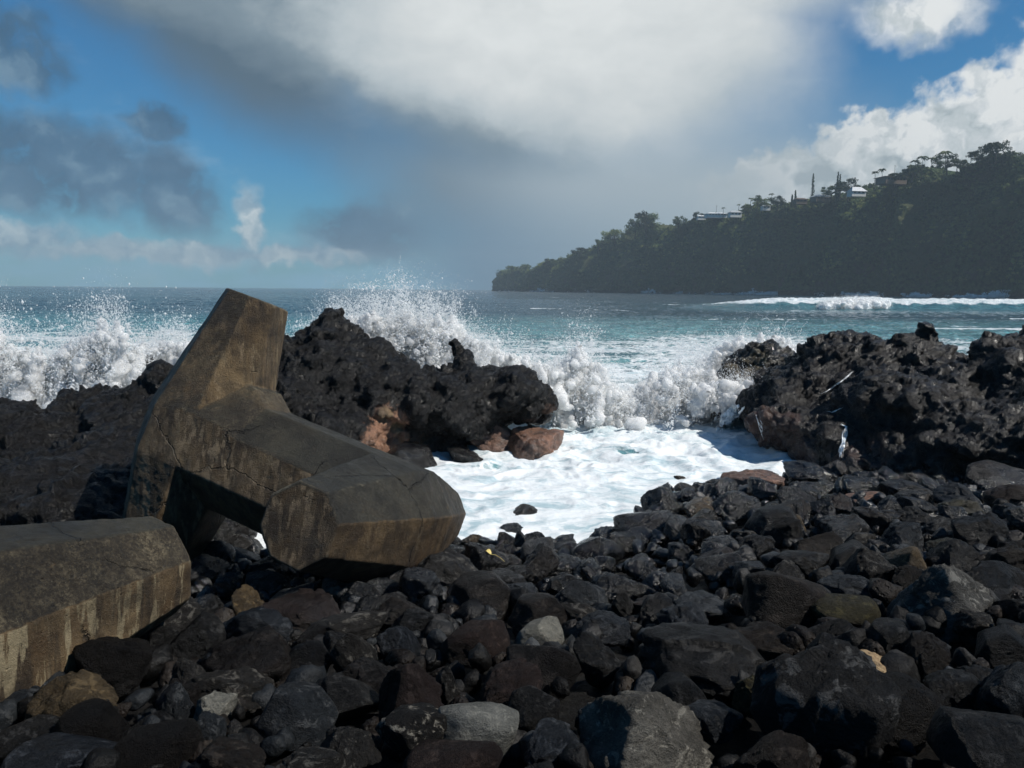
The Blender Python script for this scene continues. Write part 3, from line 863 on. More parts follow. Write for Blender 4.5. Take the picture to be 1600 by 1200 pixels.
for u, v0, v1, lb in [(1397, 280, 258, 'bare utility pole standing by the long brown house'), (1119, 336, 321, 'thin utility pole behind the low white roofs')]:
    p = place_on_top(u, v0 + 2); hgt = atD(u, v1, p[1])[2] - p[2]
    e = tag(empty('utility_pole', p), lb, 'pole', 'utility poles on the cliff top')
    mk_part('pole', tube([[0, 0, -1], [0, 0, hgt]], [.22, .15]), bark, e); mk_part('crossarm', box_bm(2.2, .15, .15, 0, -.2, hgt - .8), bark, e, False)

# ------------------------------------------------------------------ dolosse (concrete breakwater units)
DA, DW, DL = .2005, .366, .3545


def octo(hx, hy, n_=8):
    """octagon: flats at +-hx, +-hy"""
    kx, ky = hx * .4142, hy * .4142
    return [(hx, -ky), (hx, ky), (kx, hy), (-kx, hy), (-hx, ky), (-hx, -ky), (-kx, -hy), (kx, -hy)]


def loft(sections):
    V = np.array([p for s in sections for p in s], float); F = []; k = len(sections[0]); n_ = len(sections)
    bm = bmesh.new(); vs = [bm.verts.new(p) for p in V]
    for i in range(n_ - 1):
        for j in range(k): bm.faces.new([vs[i * k + j], vs[i * k + (j + 1) % k], vs[(i + 1) * k + (j + 1) % k], vs[(i + 1) * k + j]])
    bm.faces.new(vs[:k][::-1]); bm.faces.new(vs[-k:])
    bmesh.ops.recalc_face_normals(bm, faces=bm.faces)
    return bm


def dolos_mesh(Cm, seed):
    h = DW / 2; q = .4142 * h; a = DA / 2
    bm = bmesh.new()
    def add(b):
        me = bpy.data.meshes.new('t'); b.to_mesh(me); b.free(); bm.from_mesh(me); bpy.data.meshes.remove(me)
    add(loft([[(-DL + x, y, z) for x, y in octo(s, s)] for z, s in ((-.5, a), (-q, h), (q, h), (.5, a))]))
    add(loft([[(DL + x, y, z) for x, z in octo(s, s)] for y, s in ((-.5, a), (-q, h), (q, h), (.5, a))]))
    f = .05; e = .001
    add(loft([[(x, y, z if z < 0 else z * hz / h) for y, z in octo(h - e, h - e)] for x, hz in ((-DL, h + f), (-DL + h * .93, h + f * .95), (-DL + h + f, h), (DL, h))]))
    me = bpy.data.meshes.new('dolos'); bm.to_mesh(me); bm.free()
    V = get_v(me) * Cm; set_v(me, V)
    me = remesh(me, .017, 1)
    V = get_v(me); N = get_n(me)
    d = .010 * fbm(V * 2.5 + seed, 3) + .006 * fbm(V * 9, 4) + .003 * fbm(V * 30, 2)
    pit = fbm(V * 5.5 + seed, 3); d -= .05 * np.clip(pit - .42, 0, 1); ch_ = fbm(V * 11 + seed, 3); d -= .012 * np.clip(ch_ - .3, 0, 1) * 2
    set_v(me, V + N * d[:, None])
    return me


def concrete_mat(name, algae):
    m, t, b, out = material(name)
    geo = t.new('ShaderNodeNewGeometry'); pos = geo.outputs['Position']; nrm = geo.outputs['Normal']
    nx_, ny_, nz_ = t.sep(nrm)
    n1 = t.noise(pos, 1.3, 6, .6); n2 = t.noise(pos, 6, 8, .7); n3 = t.noise(pos, 48, 6, .8); n4 = t.noise(pos, 120, 3, .7)
    # algae and iron stain: brown wash on flanks, paler weathered speckle on faces open to rain
    c = t.mix(t.ss(n1, .38, .62), (.060, .035, .015), (.155, .108, .060))
    strk = t.noise(t.vm('MULTIPLY', pos, (9, 9, .55)), 1., 6, .65)
    c = t.mix(t.m('MULTIPLY', t.ss(strk, .46, .62), .75), c, (.022, .014, .008))
    strk2 = t.noise(t.vm('MULTIPLY', pos, (14, 14, .8)), 1., 5, .6)
    side = t.ss(t.m('ABSOLUTE', nz_), .75, .2)
    c = t.mix(t.m('MULTIPLY', t.m('MULTIPLY', t.ss(strk2, .56, .66), side), .6), c, (.20, .16, .105))
    sp = t.mix(t.ss(t.m('ADD', t.m('MULTIPLY', n3, .6), t.m('MULTIPLY', t.noise(pos, 19, 8, .8), .4)), .44, .60), (.014, .011, .007), (.135, .115, .080))
    sp = t.mix(t.ss(t.noise(pos, 3.2, 8, .7), .42, .6), t.mix(.62, sp, (.016, .013, .009)), sp)
    sp = t.mix(t.ss(t.vor(pos, 55), .14, .04), sp, (.28, .26, .21))
    c = t.mix(t.m('MULTIPLY', t.ss(t.m('ADD', nz_, t.m('MULTIPLY', t.m('SUBTRACT', n2, .5), .7)), .3, .5), .9), c, sp)
    c = t.mix(t.m('MULTIPLY', t.m('MULTIPLY', t.ss(n3, .5, .7), side), .45), c, (.20, .165, .115))
    c = t.mix(t.m('MULTIPLY', t.ss(t.noise(pos, .9, 5, .6), .5, .6), .35), c, t.mix(.5, c, (.16, .10, .04)))
    # dark mossy film on the flattest tops
    mo = t.ss(t.m('ADD', nz_, t.m('MULTIPLY', t.m('SUBTRACT', n2, .5), .35)), .70, .84)
    c = t.mix(t.m('MULTIPLY', mo, .8), c, t.mix(n3, (.014, .014, .010), (.045, .042, .03)))
    if algae:                            # the fallen arm carries a dark weed film
        ox, oy, oz = t.sep(t.new('ShaderNodeTexCoord').outputs['Object'])
        am = t.ss(t.m('ADD', ox, t.m('MULTIPLY', n1, .5)), .15, .75)
        upm = t.ss(nz_, .2, .42)
        c = t.mix(t.m('MULTIPLY', t.m('MULTIPLY', am, upm), .85), c, t.mix(t.ss(n3, .45, .75), (.014, .014, .011), (.06, .056, .044)))
        c = t.mix(t.m('MULTIPLY', t.m('MULTIPLY', am, t.m('SUBTRACT', 1., upm)), .45), c, (.04, .022, .009))
    else:                                # pale lime drips down the flank
        dr = t.noise(t.vm('MULTIPLY', pos, (11, 11, 1.1)), 1., 5, .62)
        c = t.mix(t.m('MULTIPLY', t.m('MULTIPLY', t.ss(dr, .52, .57), t.ss(nz_, .35, .1)), .8), c, (.30, .25, .165))
    wv_ = t.vm('ADD', pos, t.vm('SCALE', t.noise(pos, 3, 5, .7, col=True), None, .25))
    ck = t.m('MULTIPLY', t.ss(t.vor(wv_, .8, 'DISTANCE_TO_EDGE'), .010, .002), t.ss(t.noise(pos, 1.1, 3), .46, .54))
    c = t.mix(t.m('MULTIPLY', ck, .6), c, (.016, .013, .010))
    endf = t.m('MULTIPLY', t.ss(ny_, -.82, -.9), t.ss(nz_, .35, .25))
    es = t.noise(t.vm('MULTIPLY', pos, (16, 16, .5)), 1., 4, .55)
    c = t.mix(t.m('MULTIPLY', endf, t.ss(es, .5, .58)), c, (.21, .155, .10))
    # damp dark blotches
    c = t.mix(t.m('MULTIPLY', t.ss(t.noise(pos, 2.1, 8, .68, .5), .56, .66), .5), c, (.022, .016, .010))
    # worn pale arrises
    pt = t.ss(t.m('ADD', geo.outputs['Pointiness'], t.m('MULTIPLY', t.m('SUBTRACT', n2, .5), .12)), .525, .58)
    c = t.mix(t.m('MULTIPLY', pt, .6), c, (.24, .215, .165))
    # form seams and drips
    bigm = t.ss(t.noise(pos, 1.7, 9, .75), .40, .60)
    c = t.mix(1., c, t.mix(bigm, (.36, .34, .30), (1.0, .98, .90)), 'MULTIPLY')
    t.put(b.inputs['Base Color'], c)
    t.put(b.inputs['Roughness'], t.lin(n2, .3, .7, .42, .8)); b.inputs['Specular IOR Level'].default_value = .35
    hgt = t.m('ADD', t.m('MULTIPLY', n3, .6), t.m('ADD', t.m('MULTIPLY', n4, .3), t.m('MULTIPLY', t.ss(t.vor(pos, 17), .0, .14), .5)))
    hgt = t.m('SUBTRACT', hgt, t.m('MULTIPLY', ck, 1.5))
    t.put(b.inputs['Normal'], t.bump(hgt, 1., .03))
    return m


concrete = concrete_mat('weathered_wet_concrete', True); concrete2 = concrete_mat('drip_stained_concrete', False)
CD = 3.45
R1 = np.array([[.903, .247, .352], [.326, .141, -.935], [-.28, .959, .047]]); T1 = np.array([-.7162, .2984, 2.3761]) * CD
R2 = np.array([[-.833, .084, .548], [-.178, -.976, -.122], [.525, -.199, .828]]); T2 = np.array([-1.0249, .4498, 1.1782]) * CD


def ortho(A):
    U, _, Vt = np.linalg.svd(A); return U @ Vt


def pose(o, Rc, Tc):
    Rw = CM @ ortho(Rc); Tw = CM @ Tc + ORG; mw = Matrix.Identity(4)
    for i in range(3):
        for j in range(3): mw[i][j] = Rw[i, j]
        mw[i][3] = Tw[i]
    o.matrix_world = mw
    return Rw, Tw


d1 = link('dolos', dolos_mesh(CD, 0), concrete)
Rw, Tw = pose(d1, R1, T1)
tag(d1, 'large stained concrete dolos leaning over the boulders with one arm raised against the sea', 'dolos', 'concrete dolosse on the beach')
for nm, p in (('fl1 top', (-DL, 0, .5)), ('fl1 bottom', (-DL, 0, -.5)), ('fl2 near', (DL, -.5, 0)), ('fl2 far', (DL, .5, 0)), ('fl2near low', (DL, -.5, -DA / 2)), ('fl2 mid low', (DL, 0, -DW / 2))):
    w_ = Rw @ (np.array(p) * CD) + Tw; print('DOLOS', nm, w_.round(2), 'beach', round(float(beach(w_[0], w_[1])), 2))
# the second unit: its near-right limb reaches into the frame; shank runs off to the left (local x is the mirrored side)
me2 = dolos_mesh(CD, 5)
Vm = get_v(me2)
# fitted limb: axis = local z, centre of the limb at the origin, shank toward +x
Vm[:, 0] += DL * CD; set_v(me2, Vm)
d2 = link('dolos', me2, concrete2)
Rw, Tw = pose(d2, R2, T2)
tag(d2, 'speckled concrete dolos limb with drip stains jutting in at the left edge of the beach', 'dolos', 'concrete dolosse on the beach')
for nm, p in (('tip', (0, 0, .5)), ('back tip', (0, 0, -.5)), ('shank end', (2 * DL, 0, 0)), ('f2 a', (2 * DL, -.5, 0)), ('f2 b', (2 * DL, .5, 0)), ('mid low', (0, -DW / 2, 0))):
    w_ = Rw @ (np.array(p) * CD) + Tw; print('DOLOS2', nm, w_.round(2), 'beach', round(float(beach(w_[0], w_[1])), 2))

# ------------------------------------------------------------------ lava outcrops
def crag(name, blobs, vox, mat, label, amp=.85, seed=0, group='lava rock outcrops'):
    """blobs: (x, y, z, rx, ry, rz, rotz) merged into one body, then weathered into rough lava"""
    Vi, Fi = ICO[3]; parts = []
    rng = np.random.default_rng(seed)
    for (x, y, z, rx_, ry_, rz_, rot) in blobs:
        Vb = Vi * [rx_, ry_, rz_] * (1 + .22 * fbm(Vi * 1.3 + rng.random(3) * 50, 3))[:, None]
        c, s = math.cos(R(rot)), math.sin(R(rot)); Vb = Vb @ np.array([[c, s, 0], [-s, c, 0], [0, 0, 1]])
        parts.append((Vb + [x, y, z], Fi))
    V, F = join(parts); me = remesh(mesh_np(name, V, F), vox, 14)
    V = get_v(me); N = get_n(me)
    dlt = .36 * amp * fbm(V * .6 + seed, 4, .55, ridged=True) + .12 * amp * fbm(V * 2.2 + seed, 4, .6)
    dlt -= .27 * amp
    V = V + N * dlt[:, None]; set_v(me, V)
    me = remesh(me, vox, 0); V = get_v(me); N = get_n(me)
    a1, a2 = cell(V * [2.6, 2.6, 3.2] + seed); b1, b2 = cell(V * 6.5 + seed)
    Wp = V + .22 * np.stack([fbm(V * 1.7 + k * 11, 3) for k in range(3)], 1)
    dlt = .11 * amp * cellval(Wp * [1.7, 1.7, 2.3] + seed) + .050 * amp * cellval(Wp * [4.2, 4.2, 5.2] + seed) + .03 * amp * cellval(Wp * 9.5) + .075 * amp * fbm(V * 2.6 + 9, 5, .6) + .03 * amp * (b1 - .5)
    # shelves of old flow
    lay = np.sin((V[:, 2] + .35 * fbm(V * .8, 3)) * 9.) * .03 * amp
    V = V + N * (dlt + lay)[:, None]; set_v(me, V)
    V = get_v(me); c1, _ = cell(V * 15); N = get_n(me); set_v(me, V + N * (.022 * amp * (c1 - .5) + .02 * amp * cellval(V * 17))[:, None])
    if isinstance(mat, dict):            # bare patches: where the photo shows them, found on the finished surface
        bv = BVHTree.FromPolygons([tuple(q) for q in get_v(me)], [tuple(pl.vertices) for pl in me.polygons]); rust = []
        for (u, v, rr_, rc_) in mat.pop('patch'):
            hit = bv.ray_cast(Vector(ORG), Vector(ray(u, v)).normalized())
            if hit[0]: rust += [*hit[0], rr_, rc_]
        mat = rock_mat(world=True, rust=tuple(rust), **mat)
    o = link(name, me, mat); tag(o, label, 'rock outcrop', group)
    return o


def B(u, v, D, rx_, ry_, rz_, rot=0):    # blob centred on the point seen at (u, v), D ahead; radii in metres
    p = atD(u, v, D); return (p[0], p[1], p[2], rx_, ry_, rz_, rot)


OR = (.55, .30, .19)
lavaM = rock_mat('rough_black_lava', (.0045, .004, .004), (.0125, .0112, .0105), (.030, .027, .026), .5, scale=1.2, bumps=1.5, pits=1., world=True, wet=.55)
MAINM = dict(name='black_lava_with_bare_orange_foot', c1=(.0036, .0032, .0033), c2=(.010, .0092, .009), c3=(.030, .027, .026), rough=.5, scale=1.2, bumps=1.5, pits=1., wet=.55,
             patch=[(606, 672, .50, OR), (590, 692, .50, OR), (604, 650, .20, (.32, .22, .13)), (620, 668, .16, (.32, .22, .13)), (858, 645, .22, (.14, .08, .055)), (530, 690, .16, (.3, .17, .1)), (660, 690, .22, (.11, .07, .04))])
RIGHTM = dict(name='wet_brown_black_lava', c1=(.0040, .0034, .0034), c2=(.0125, .0102, .0098), c3=(.036, .029, .026), rough=.46, scale=1.1, bumps=1.2, pits=.5, wet=.5,
              patch=[(1178, 655, .45, (.11, .066, .052)), (1205, 690, .5, (.085, .05, .042)), (1250, 700, .5, (.06, .036, .03)), (1340, 715, .6, (.06, .034, .028)), (1225, 655, .4, (.08, .05, .042))])
KNOBM = dict(name='brown_weedy_lava', c1=(.008, .006, .0045), c2=(.024, .018, .012), c3=(.06, .045, .026), rough=.42, scale=1.2, bumps=1.4, pits=.6, wet=.9,
             patch=[(1150, 580, .5, (.11, .088, .05)), (1180, 560, .4, (.09, .07, .035))])
main_out = crag('lava_outcrop', [
    B(520, 585, 16.5, 1.0, 1.5, 1.15), B(480, 600, 16.2, 1.1, 1.5, 1.05), B(560, 600, 16.3, 1.1, 1.5, 1.0), B(430, 620, 16, 1.2, 1.4, 1.1), B(520, 534, 16.6, .62, .8, .60), B(518, 500, 16.7, .36, .5, .34),
    B(600, 625, 16, 1.2, 1.5, .95), B(660, 630, 16, 1.1, 1.4, .85), B(720, 630, 16, 1.0, 1.4, .85), B(728, 580, 16.3, .32, .5, .36), B(708, 552, 16.4, .16, .2, .36), B(724, 566, 16.4, .17, .2, .26),
    B(770, 622, 16.4, .9, 1.1, .68), B(820, 628, 16.0, .62, .8, .52), B(795, 608, 15.8, .8, .9, .42), B(848, 622, 16.0, .36, .55, .42),
    B(500, 680, 15, 1.6, 1.3, 1.0), B(580, 670, 15.5, 1.0, 1.0, .95), B(640, 672, 15.9, 1.0, 1.0, .8), B(700, 660, 16.3, .8, .8, .6), B(400, 660, 15, 1.6, 1.6, 1.3)],
    .05, MAINM, 'peaked black lava outcrop behind the dolos with orange bare rock at its foot', seed=1)

right_out = crag('lava_outcrop', [
    B(1230, 640, 16.8, 1.0, 1.3, .75), B(1290, 628, 17, 1.3, 1.5, 1.1), B(1350, 612, 17.2, 1.3, 1.6, 1.2), B(1435, 600, 17, 1.2, 1.5, 1.2), B(1452, 548, 17, .55, .6, .56), B(1412, 552, 17, .45, .5, .44), B(1450, 524, 17, .34, .4, .36),
    B(1350, 548, 17.4, .6, .8, .52), B(1300, 562, 17.5, .8, 1., .56), B(1225, 612, 17.6, .8, 1.1, .6), B(1258, 582, 17.6, .5, .8, .45), B(1250, 670, 15.5, .95, 1.0, .55), B(1200, 665, 16., .55, .8, .40), B(1310, 690, 15, 1.0, 1.1, .75),
    B(1400, 660, 15.0, 1.4, 1.6, 1.2), B(1500, 655, 15.5, 1.5, 1.7, 1.2), B(1585, 630, 15.2, 1.2, 1.6, 1.15), B(1660, 600, 15.5, 1.5, 1.8, 1.3), B(1760, 610, 15.5, 1.8, 2, 1.4), B(1556, 552, 15.6, .42, .5, .42), B(1600, 560, 15.5, .7, .6, .5),
    B(1450, 705, 13.8, 1.4, 1.2, .8), B(1560, 690, 13.4, 1.5, 1.4, .9), B(1680, 680, 13.4, 1.8, 1.6, 1.1), B(1900, 620, 16, 2.2, 2.4, 1.6), B(1360, 720, 14.1, .8, .8, .45)],
    .055, RIGHTM, 'broad black lava outcrop filling the right side with water trickling down it', seed=2)
back_r = crag('lava_outcrop', [B(1190, 575, 20.5, .95, 1.1, .70), B(1150, 590, 20, .65, .8, .42), B(1230, 580, 20.5, .7, 1., .55), B(1196, 556, 20.6, .45, .5, .40), B(1150, 625, 19.5, 1.2, 1.2, .5), B(1135, 642, 18.3, .42, .5, .22)],
    .05, KNOBM, 'brown-black lava knob with breakers bursting behind it at the gap', seed=3)
left_out = crag('lava_outcrop', [
    B(140, 650, 12.5, .55, .8, .5), B(190, 660, 12.2, .7, .9, .5), B(230, 630, 12.4, .45, .8, .42), B(100, 700, 11.8, .8, 1., .55), B(60, 710, 11.4, .8, 1., .5), B(15, 665, 11.6, .45, .8, .42), B(-50, 690, 11.2, .8, 1., .6),
    B(180, 730, 10.8, 1.1, 1.2, .6), B(260, 680, 12, .8, .9, .75), B(60, 770, 9.6, 1.0, 1.2, .5), B(160, 790, 9.2, 1.0, 1.1, .5), B(-60, 790, 9, 1.2, 1.4, .6), B(255, 600, 12.6, .3, .5, .35), B(330, 720, 11.6, .9, .8, .6), B(270, 760, 10.8, .9, .9, .55)],
    .045, lavaM, 'low black lava ledge behind the fallen concrete limb at far left', amp=.7, seed=4)
back_l = crag('lava_outcrop', [B(207, 575, 15, .48, .6, .38), B(195, 610, 15, .6, .8, .5), B(232, 600, 15, .5, .6, .45)], .045, lavaM, 'black lava rock awash in spray behind the left ledge', amp=.6, seed=5)
knob = crag('lava_outcrop', [B(262, 590, 13.3, .16, .22, .17), B(266, 612, 13.3, .2, .25, .25)], .03, lavaM, 'small round-headed lava knob just left of the raised arm', amp=.3, seed=6)

# ------------------------------------------------------------------ breaking waves and spray
def foam_material():
    m, t, b, out = material('white_water')
    df = t.new('ShaderNodeBsdfDiffuse'); df.inputs[0].default_value = (.95, .965, .97, 1)
    tl = t.new('ShaderNodeBsdfTranslucent'); tl.inputs[0].default_value = (.95, .965, .97, 1)
    ms = t.new('ShaderNodeMixShader'); ms.inputs[0].default_value = .5
    t.l.new(df.outputs[0], ms.inputs[1]); t.l.new(tl.outputs[0], ms.inputs[2])
    tr = t.new('ShaderNodeBsdfTransparent'); m2 = t.new('ShaderNodeMixShader'); m2.inputs[0].default_value = .45
    t.l.new(ms.outputs[0], m2.inputs[1]); t.l.new(tr.outputs[0], m2.inputs[2]); t.l.new(m2.outputs[0], out.inputs[0])
    t.n.remove(b)
    return m


whitewater = foam_material()
whitebody, t_, b_, _o = material('churning_white_water')
p_ = t_.new('ShaderNodeNewGeometry').outputs['Position']
t_.put(b_.inputs['Base Color'], t_.mix(t_.ss(t_.noise(p_, 3., 5, .6), .3, .65), (.93, .96, .965), (.98, .985, .985))); b_.inputs['Roughness'].default_value = .8; b_.inputs['Specular IOR Level'].default_value = .15
b_.subsurface_method = 'RANDOM_WALK'; b_.inputs['Subsurface Weight'].default_value = 1.; b_.inputs['Subsurface Radius'].default_value = (1, 1, 1); b_.inputs['Subsurface Scale'].default_value = .4
t_.put(b_.inputs['Normal'], t_.bump(t_.m('ADD', t_.noise(p_, 9, 8, .8), t_.noise(p_, 60, 4, .7)), .7, .07))
tl_ = t_.new('ShaderNodeBsdfTranslucent'); tl_.inputs[0].default_value = (.97, .98, .98, 1); ms_ = t_.new('ShaderNodeMixShader'); ms_.inputs[0].default_value = .25
t_.l.new(b_.outputs[0], ms_.inputs[1]); t_.l.new(tl_.outputs[0], ms_.inputs[2]); t_.l.new(ms_.outputs[0], _o.inputs[0])
OV = np.array([[1, 0, 0], [-1, 0, 0], [0, 1, 0], [0, -1, 0], [0, 0, 1], [0, 0, -1]], float)
OF = np.array([[0, 2, 4], [2, 1, 4], [1, 3, 4], [3, 0, 4], [2, 0, 5], [1, 2, 5], [3, 1, 5], [0, 3, 5]])


def drops_mesh(name, P, S, vel=None):
    n_ = len(P); rng = np.random.default_rng(n_)
    sc = S[:, None, None] * rng.uniform(.7, 1.3, (n_, 1, 3))
    if vel is not None: sc = sc * (1 + np.array([0, 0, .5]))
    V = (P[:, None, :] + OV[None] * sc).reshape(-1, 3)
    F = (OF[None] + (np.arange(n_) * 6)[:, None, None]).reshape(-1, 3)
    return mesh_np(name, V, F)


def splash(label, prof, vbase, D, dD, jets, per, seed, body=.5, lean=0., dsz=1., top_pow=.55, sc=1., dens=1.):
    rng = np.random.default_rng(seed)
    us = [a for a, _ in prof]; vs = [b_ for _, b_ in prof]; u0, u1 = us[0], us[-1]
    mid = atD((u0 + u1) / 2, vbase, D)
    e = tag(empty('wave_splash', (mid[0], mid[1], 0)), label, 'wave splash', 'waves bursting on the rocks' if D < 100 else None)
    px2m = D / FPX; Ps = []; Ss = []
    for j in range(jets):
        ub = rng.uniform(u0, u1); dep = D + rng.normal() * dD
        tip_u = ub + lean * rng.uniform(.3, 1.2) + rng.normal() * 10
        vt = np.interp(tip_u, us, vs); fr = rng.random() ** top_pow * 1.04
        vtip = vbase + (vt - vbase) * fr
        a = atD(ub, vbase + rng.uniform(0, 14), dep); bpt = atD(tip_u, vtip, dep + rng.normal() * dD * .5)
        L = np.linalg.norm(bpt - a) / sc; n_ = int(per * rng.uniform(.5, 1.4) * max(.4, L / 1.6))
        s = rng.random(n_) ** .8
        arc = np.array([lean * px2m * .3 + rng.normal() * .12 * sc, rng.normal() * .1 * sc, .0])
        P = a + (bpt - a) * (1.12 * s - .12 * s ** 2)[:, None] + arc * (s ** 2)[:, None]
        wd = (.03 + .15 * s) * rng.uniform(.4, 1.9) * sc
        P = P + rng.normal(size=(n_, 3)) * wd[:, None]
        sz = (.009 * (1 - s) + .0048) * np.exp(rng.normal(size=n_) * .6) * dsz
        Ps.append(P); Ss.append(sz)
        for q in range(2):               # strings of drops thrown clear of the jet
            m_ = int(26 * rng.uniform(.5, 1.5)); st = rng.uniform(.35, .97)
            p0 = a + (bpt - a) * st + rng.normal(size=3) * .12 * sc; dr = (bpt - a) / max(L * sc, .1) * rng.uniform(.08, .26) * sc + rng.normal(size=3) * .14 * sc
            w_ = np.linspace(0, 1, m_); Ps.append(p0 + dr * w_[:, None] + rng.normal(size=3) * .14 * sc * (w_ ** 2)[:, None] + rng.normal(size=(m_, 3)) * .012 * sc); Ss.append(rng.uniform(.005, .013, m_) * dsz)
        m_ = 45; st = rng.uniform(.6, 1.12, m_); Ps.append(a + (bpt - a) * st[:, None] + rng.normal(size=(m_, 3)) * .24 * sc); Ss.append(rng.uniform(.003, .009, m_) * dsz)
    P = np.concatenate(Ps); S = np.concatenate(Ss)
    P = P + .20 * sc * np.stack([fbm(P * 1.5 / sc + k * 9, 4) for k in range(3)], 1)
    base = np.array(e.location)
    o = link('spray', drops_mesh('spray', P - base, S), whitewater, e); o['kind'] = 'stuff'
    NDROPS[0] += len(P)
    if body:
        parts = []; Vi, Fi = ICO[2]
        for j in range(int((20 + (u1 - u0) / 3.2) * dens)):
            uu = rng.uniform(u0, u1); vt = np.interp(uu, us, vs); q_ = rng.random() ** .7
            hh_ = (vbase - vt) * body * (.35 + .65 * q_)       # a tapering tongue of white water
            a_ = atD(uu - lean * .3, vbase + 6, D + rng.normal() * dD * .8); b_ = atD(uu + lean * .5 + rng.normal() * 5, vbase - hh_, D + rng.normal() * dD * .8)
            L_ = np.linalg.norm(b_ - a_); ax = (b_ - a_) / L_; r = px2m * rng.uniform(6, 15)
            t1 = np.cross(ax, [0, 1, 0]); t1 /= np.linalg.norm(t1); t2 = np.cross(ax, t1); w_ = 1 - .62 * (Vi[:, 2] * .5 + .5)
            Vj = a_ + ((Vi[:, 2] * .5 + .5) * L_)[:, None] * ax + (Vi[:, 0] * r * w_)[:, None] * t1 + (Vi[:, 1] * r * w_)[:, None] * t2
            parts.append((Vj, Fi))
        for j in range(int((u1 - u0) * 3.2 * dens)):
            uu = rng.uniform(u0, u1); vt = np.interp(uu, us, vs); q_ = rng.random() ** 1.3; hh_ = (vbase - vt) * body * .8 * q_
            r = px2m * rng.uniform(2.5, 7) * (1.1 - .3 * q_); c = atD(uu, vbase - hh_ + (rng.random() * 10 if q_ < .3 else 0), D + (rng.normal() * dD * .7 - (.8 * dD * rng.random() if q_ < .3 else 0)))
            parts.append((Vi * r * rng.uniform(.8, 1.3, 3) + c, Fi))
        V, F = join(parts); vx = .034 * sc; me = remesh(mesh_np('b', V, F), vx, 2)
        V = get_v(me); N = get_n(me); c1, _ = cell(V * 4.5 / sc); c2_, _ = cell(V * 11 / sc)
        V = V + .17 * sc * np.stack([fbm(V * [3., 3., 2.4] / sc + k * 5, 4) for k in range(3)], 1)
        V = V + N * ((.14 * fbm(V * 3 / sc, 5, .68) + .07 * (.55 - c1) + .05 * (.5 - c2_) + .06 * fbm(V * 13 / sc, 3, .65, ridged=True)) * sc)[:, None]
        k = rng.integers(0, len(V), int(len(V) * .8)); sk = V[k] + rng.normal(size=(len(k), 3)) * .07 * sc + N[k] * (rng.random(len(k)) ** 3 * .30 * sc)[:, None]
        set_v(me, V - base); link('foam_body', me, whitebody, e)
        o2 = link('froth', drops_mesh('froth', sk - base, rng.uniform(.003, .012, len(k)) * dsz), whitewater, e); o2['kind'] = 'stuff'; NDROPS[0] += len(k)
    return e


NDROPS = [0]
splash('big wave burst thrown over the rocks at far left',
       [(-120, 500), (-60, 455), (-10, 465), (30, 515), (70, 525), (110, 500), (140, 478), (160, 462), (180, 470), (200, 505), (225, 530)], 655, 14.2, .5, 280, 260, 1, body=.88, lean=8)
splash('smaller curling burst of spray just left of the raised concrete arm',
       [(215, 545), (240, 505), (265, 493), (290, 500), (320, 520), (345, 540)], 600, 15.6, .4, 110, 220, 2, body=.7, lean=4)
splash('tall fan of bright droplets bursting above the peaked lava outcrop',
       [(455, 520), (490, 500), (515, 470), (545, 448), (580, 444), (610, 446), (632, 424), (655, 450), (690, 452), (715, 462), (735, 500), (760, 520)], 580, 18.3, .5, 300, 280, 3, body=.74, lean=12, top_pow=.6)
splash('low spray rolling off the right shoulder of the middle lava outcrop',
       [(725, 545), (750, 520), (790, 518), (830, 540), (880, 556)], 625, 18.4, .5, 100, 200, 4, body=.8, lean=-10)
splash('upright plume of white water in the middle of the gap',
       [(850, 585), (880, 525), (902, 496), (925, 510), (945, 550), (965, 590), (1000, 620)], 664, 19.2, .6, 170, 220, 5, body=.85, lean=2)
splash('wide tumbling breaker filling the gap between plume and right rocks',
       [(930, 625), (985, 590), (1020, 562), (1050, 545), (1080, 538), (1105, 545), (1140, 565)], 670, 20.3, 1.0, 190, 200, 6, body=.9, lean=4)
splash('crest of foam breaking over the lava knob at the gap',
       [(1090, 560), (1120, 528), (1150, 508), (1175, 515), (1200, 507), (1225, 512), (1250, 530), (1275, 550)], 600, 22.2, .5, 170, 200, 7, body=.88, lean=6)
splash('far-off burst where the long breaker peaks on the right', [(1290, 475), (1315, 470), (1338, 465), (1356, 468), (1385, 475)], 480, 148, 1.5, 20, 60, 9, body=.8, dsz=5, sc=2.5)
splash('small burst of foam against the left foot of the lava knob',
       [(1085, 600), (1115, 592), (1150, 584), (1175, 584), (1195, 600)], 632, 18.4, .25, 50, 200, 8, body=.85, lean=14)

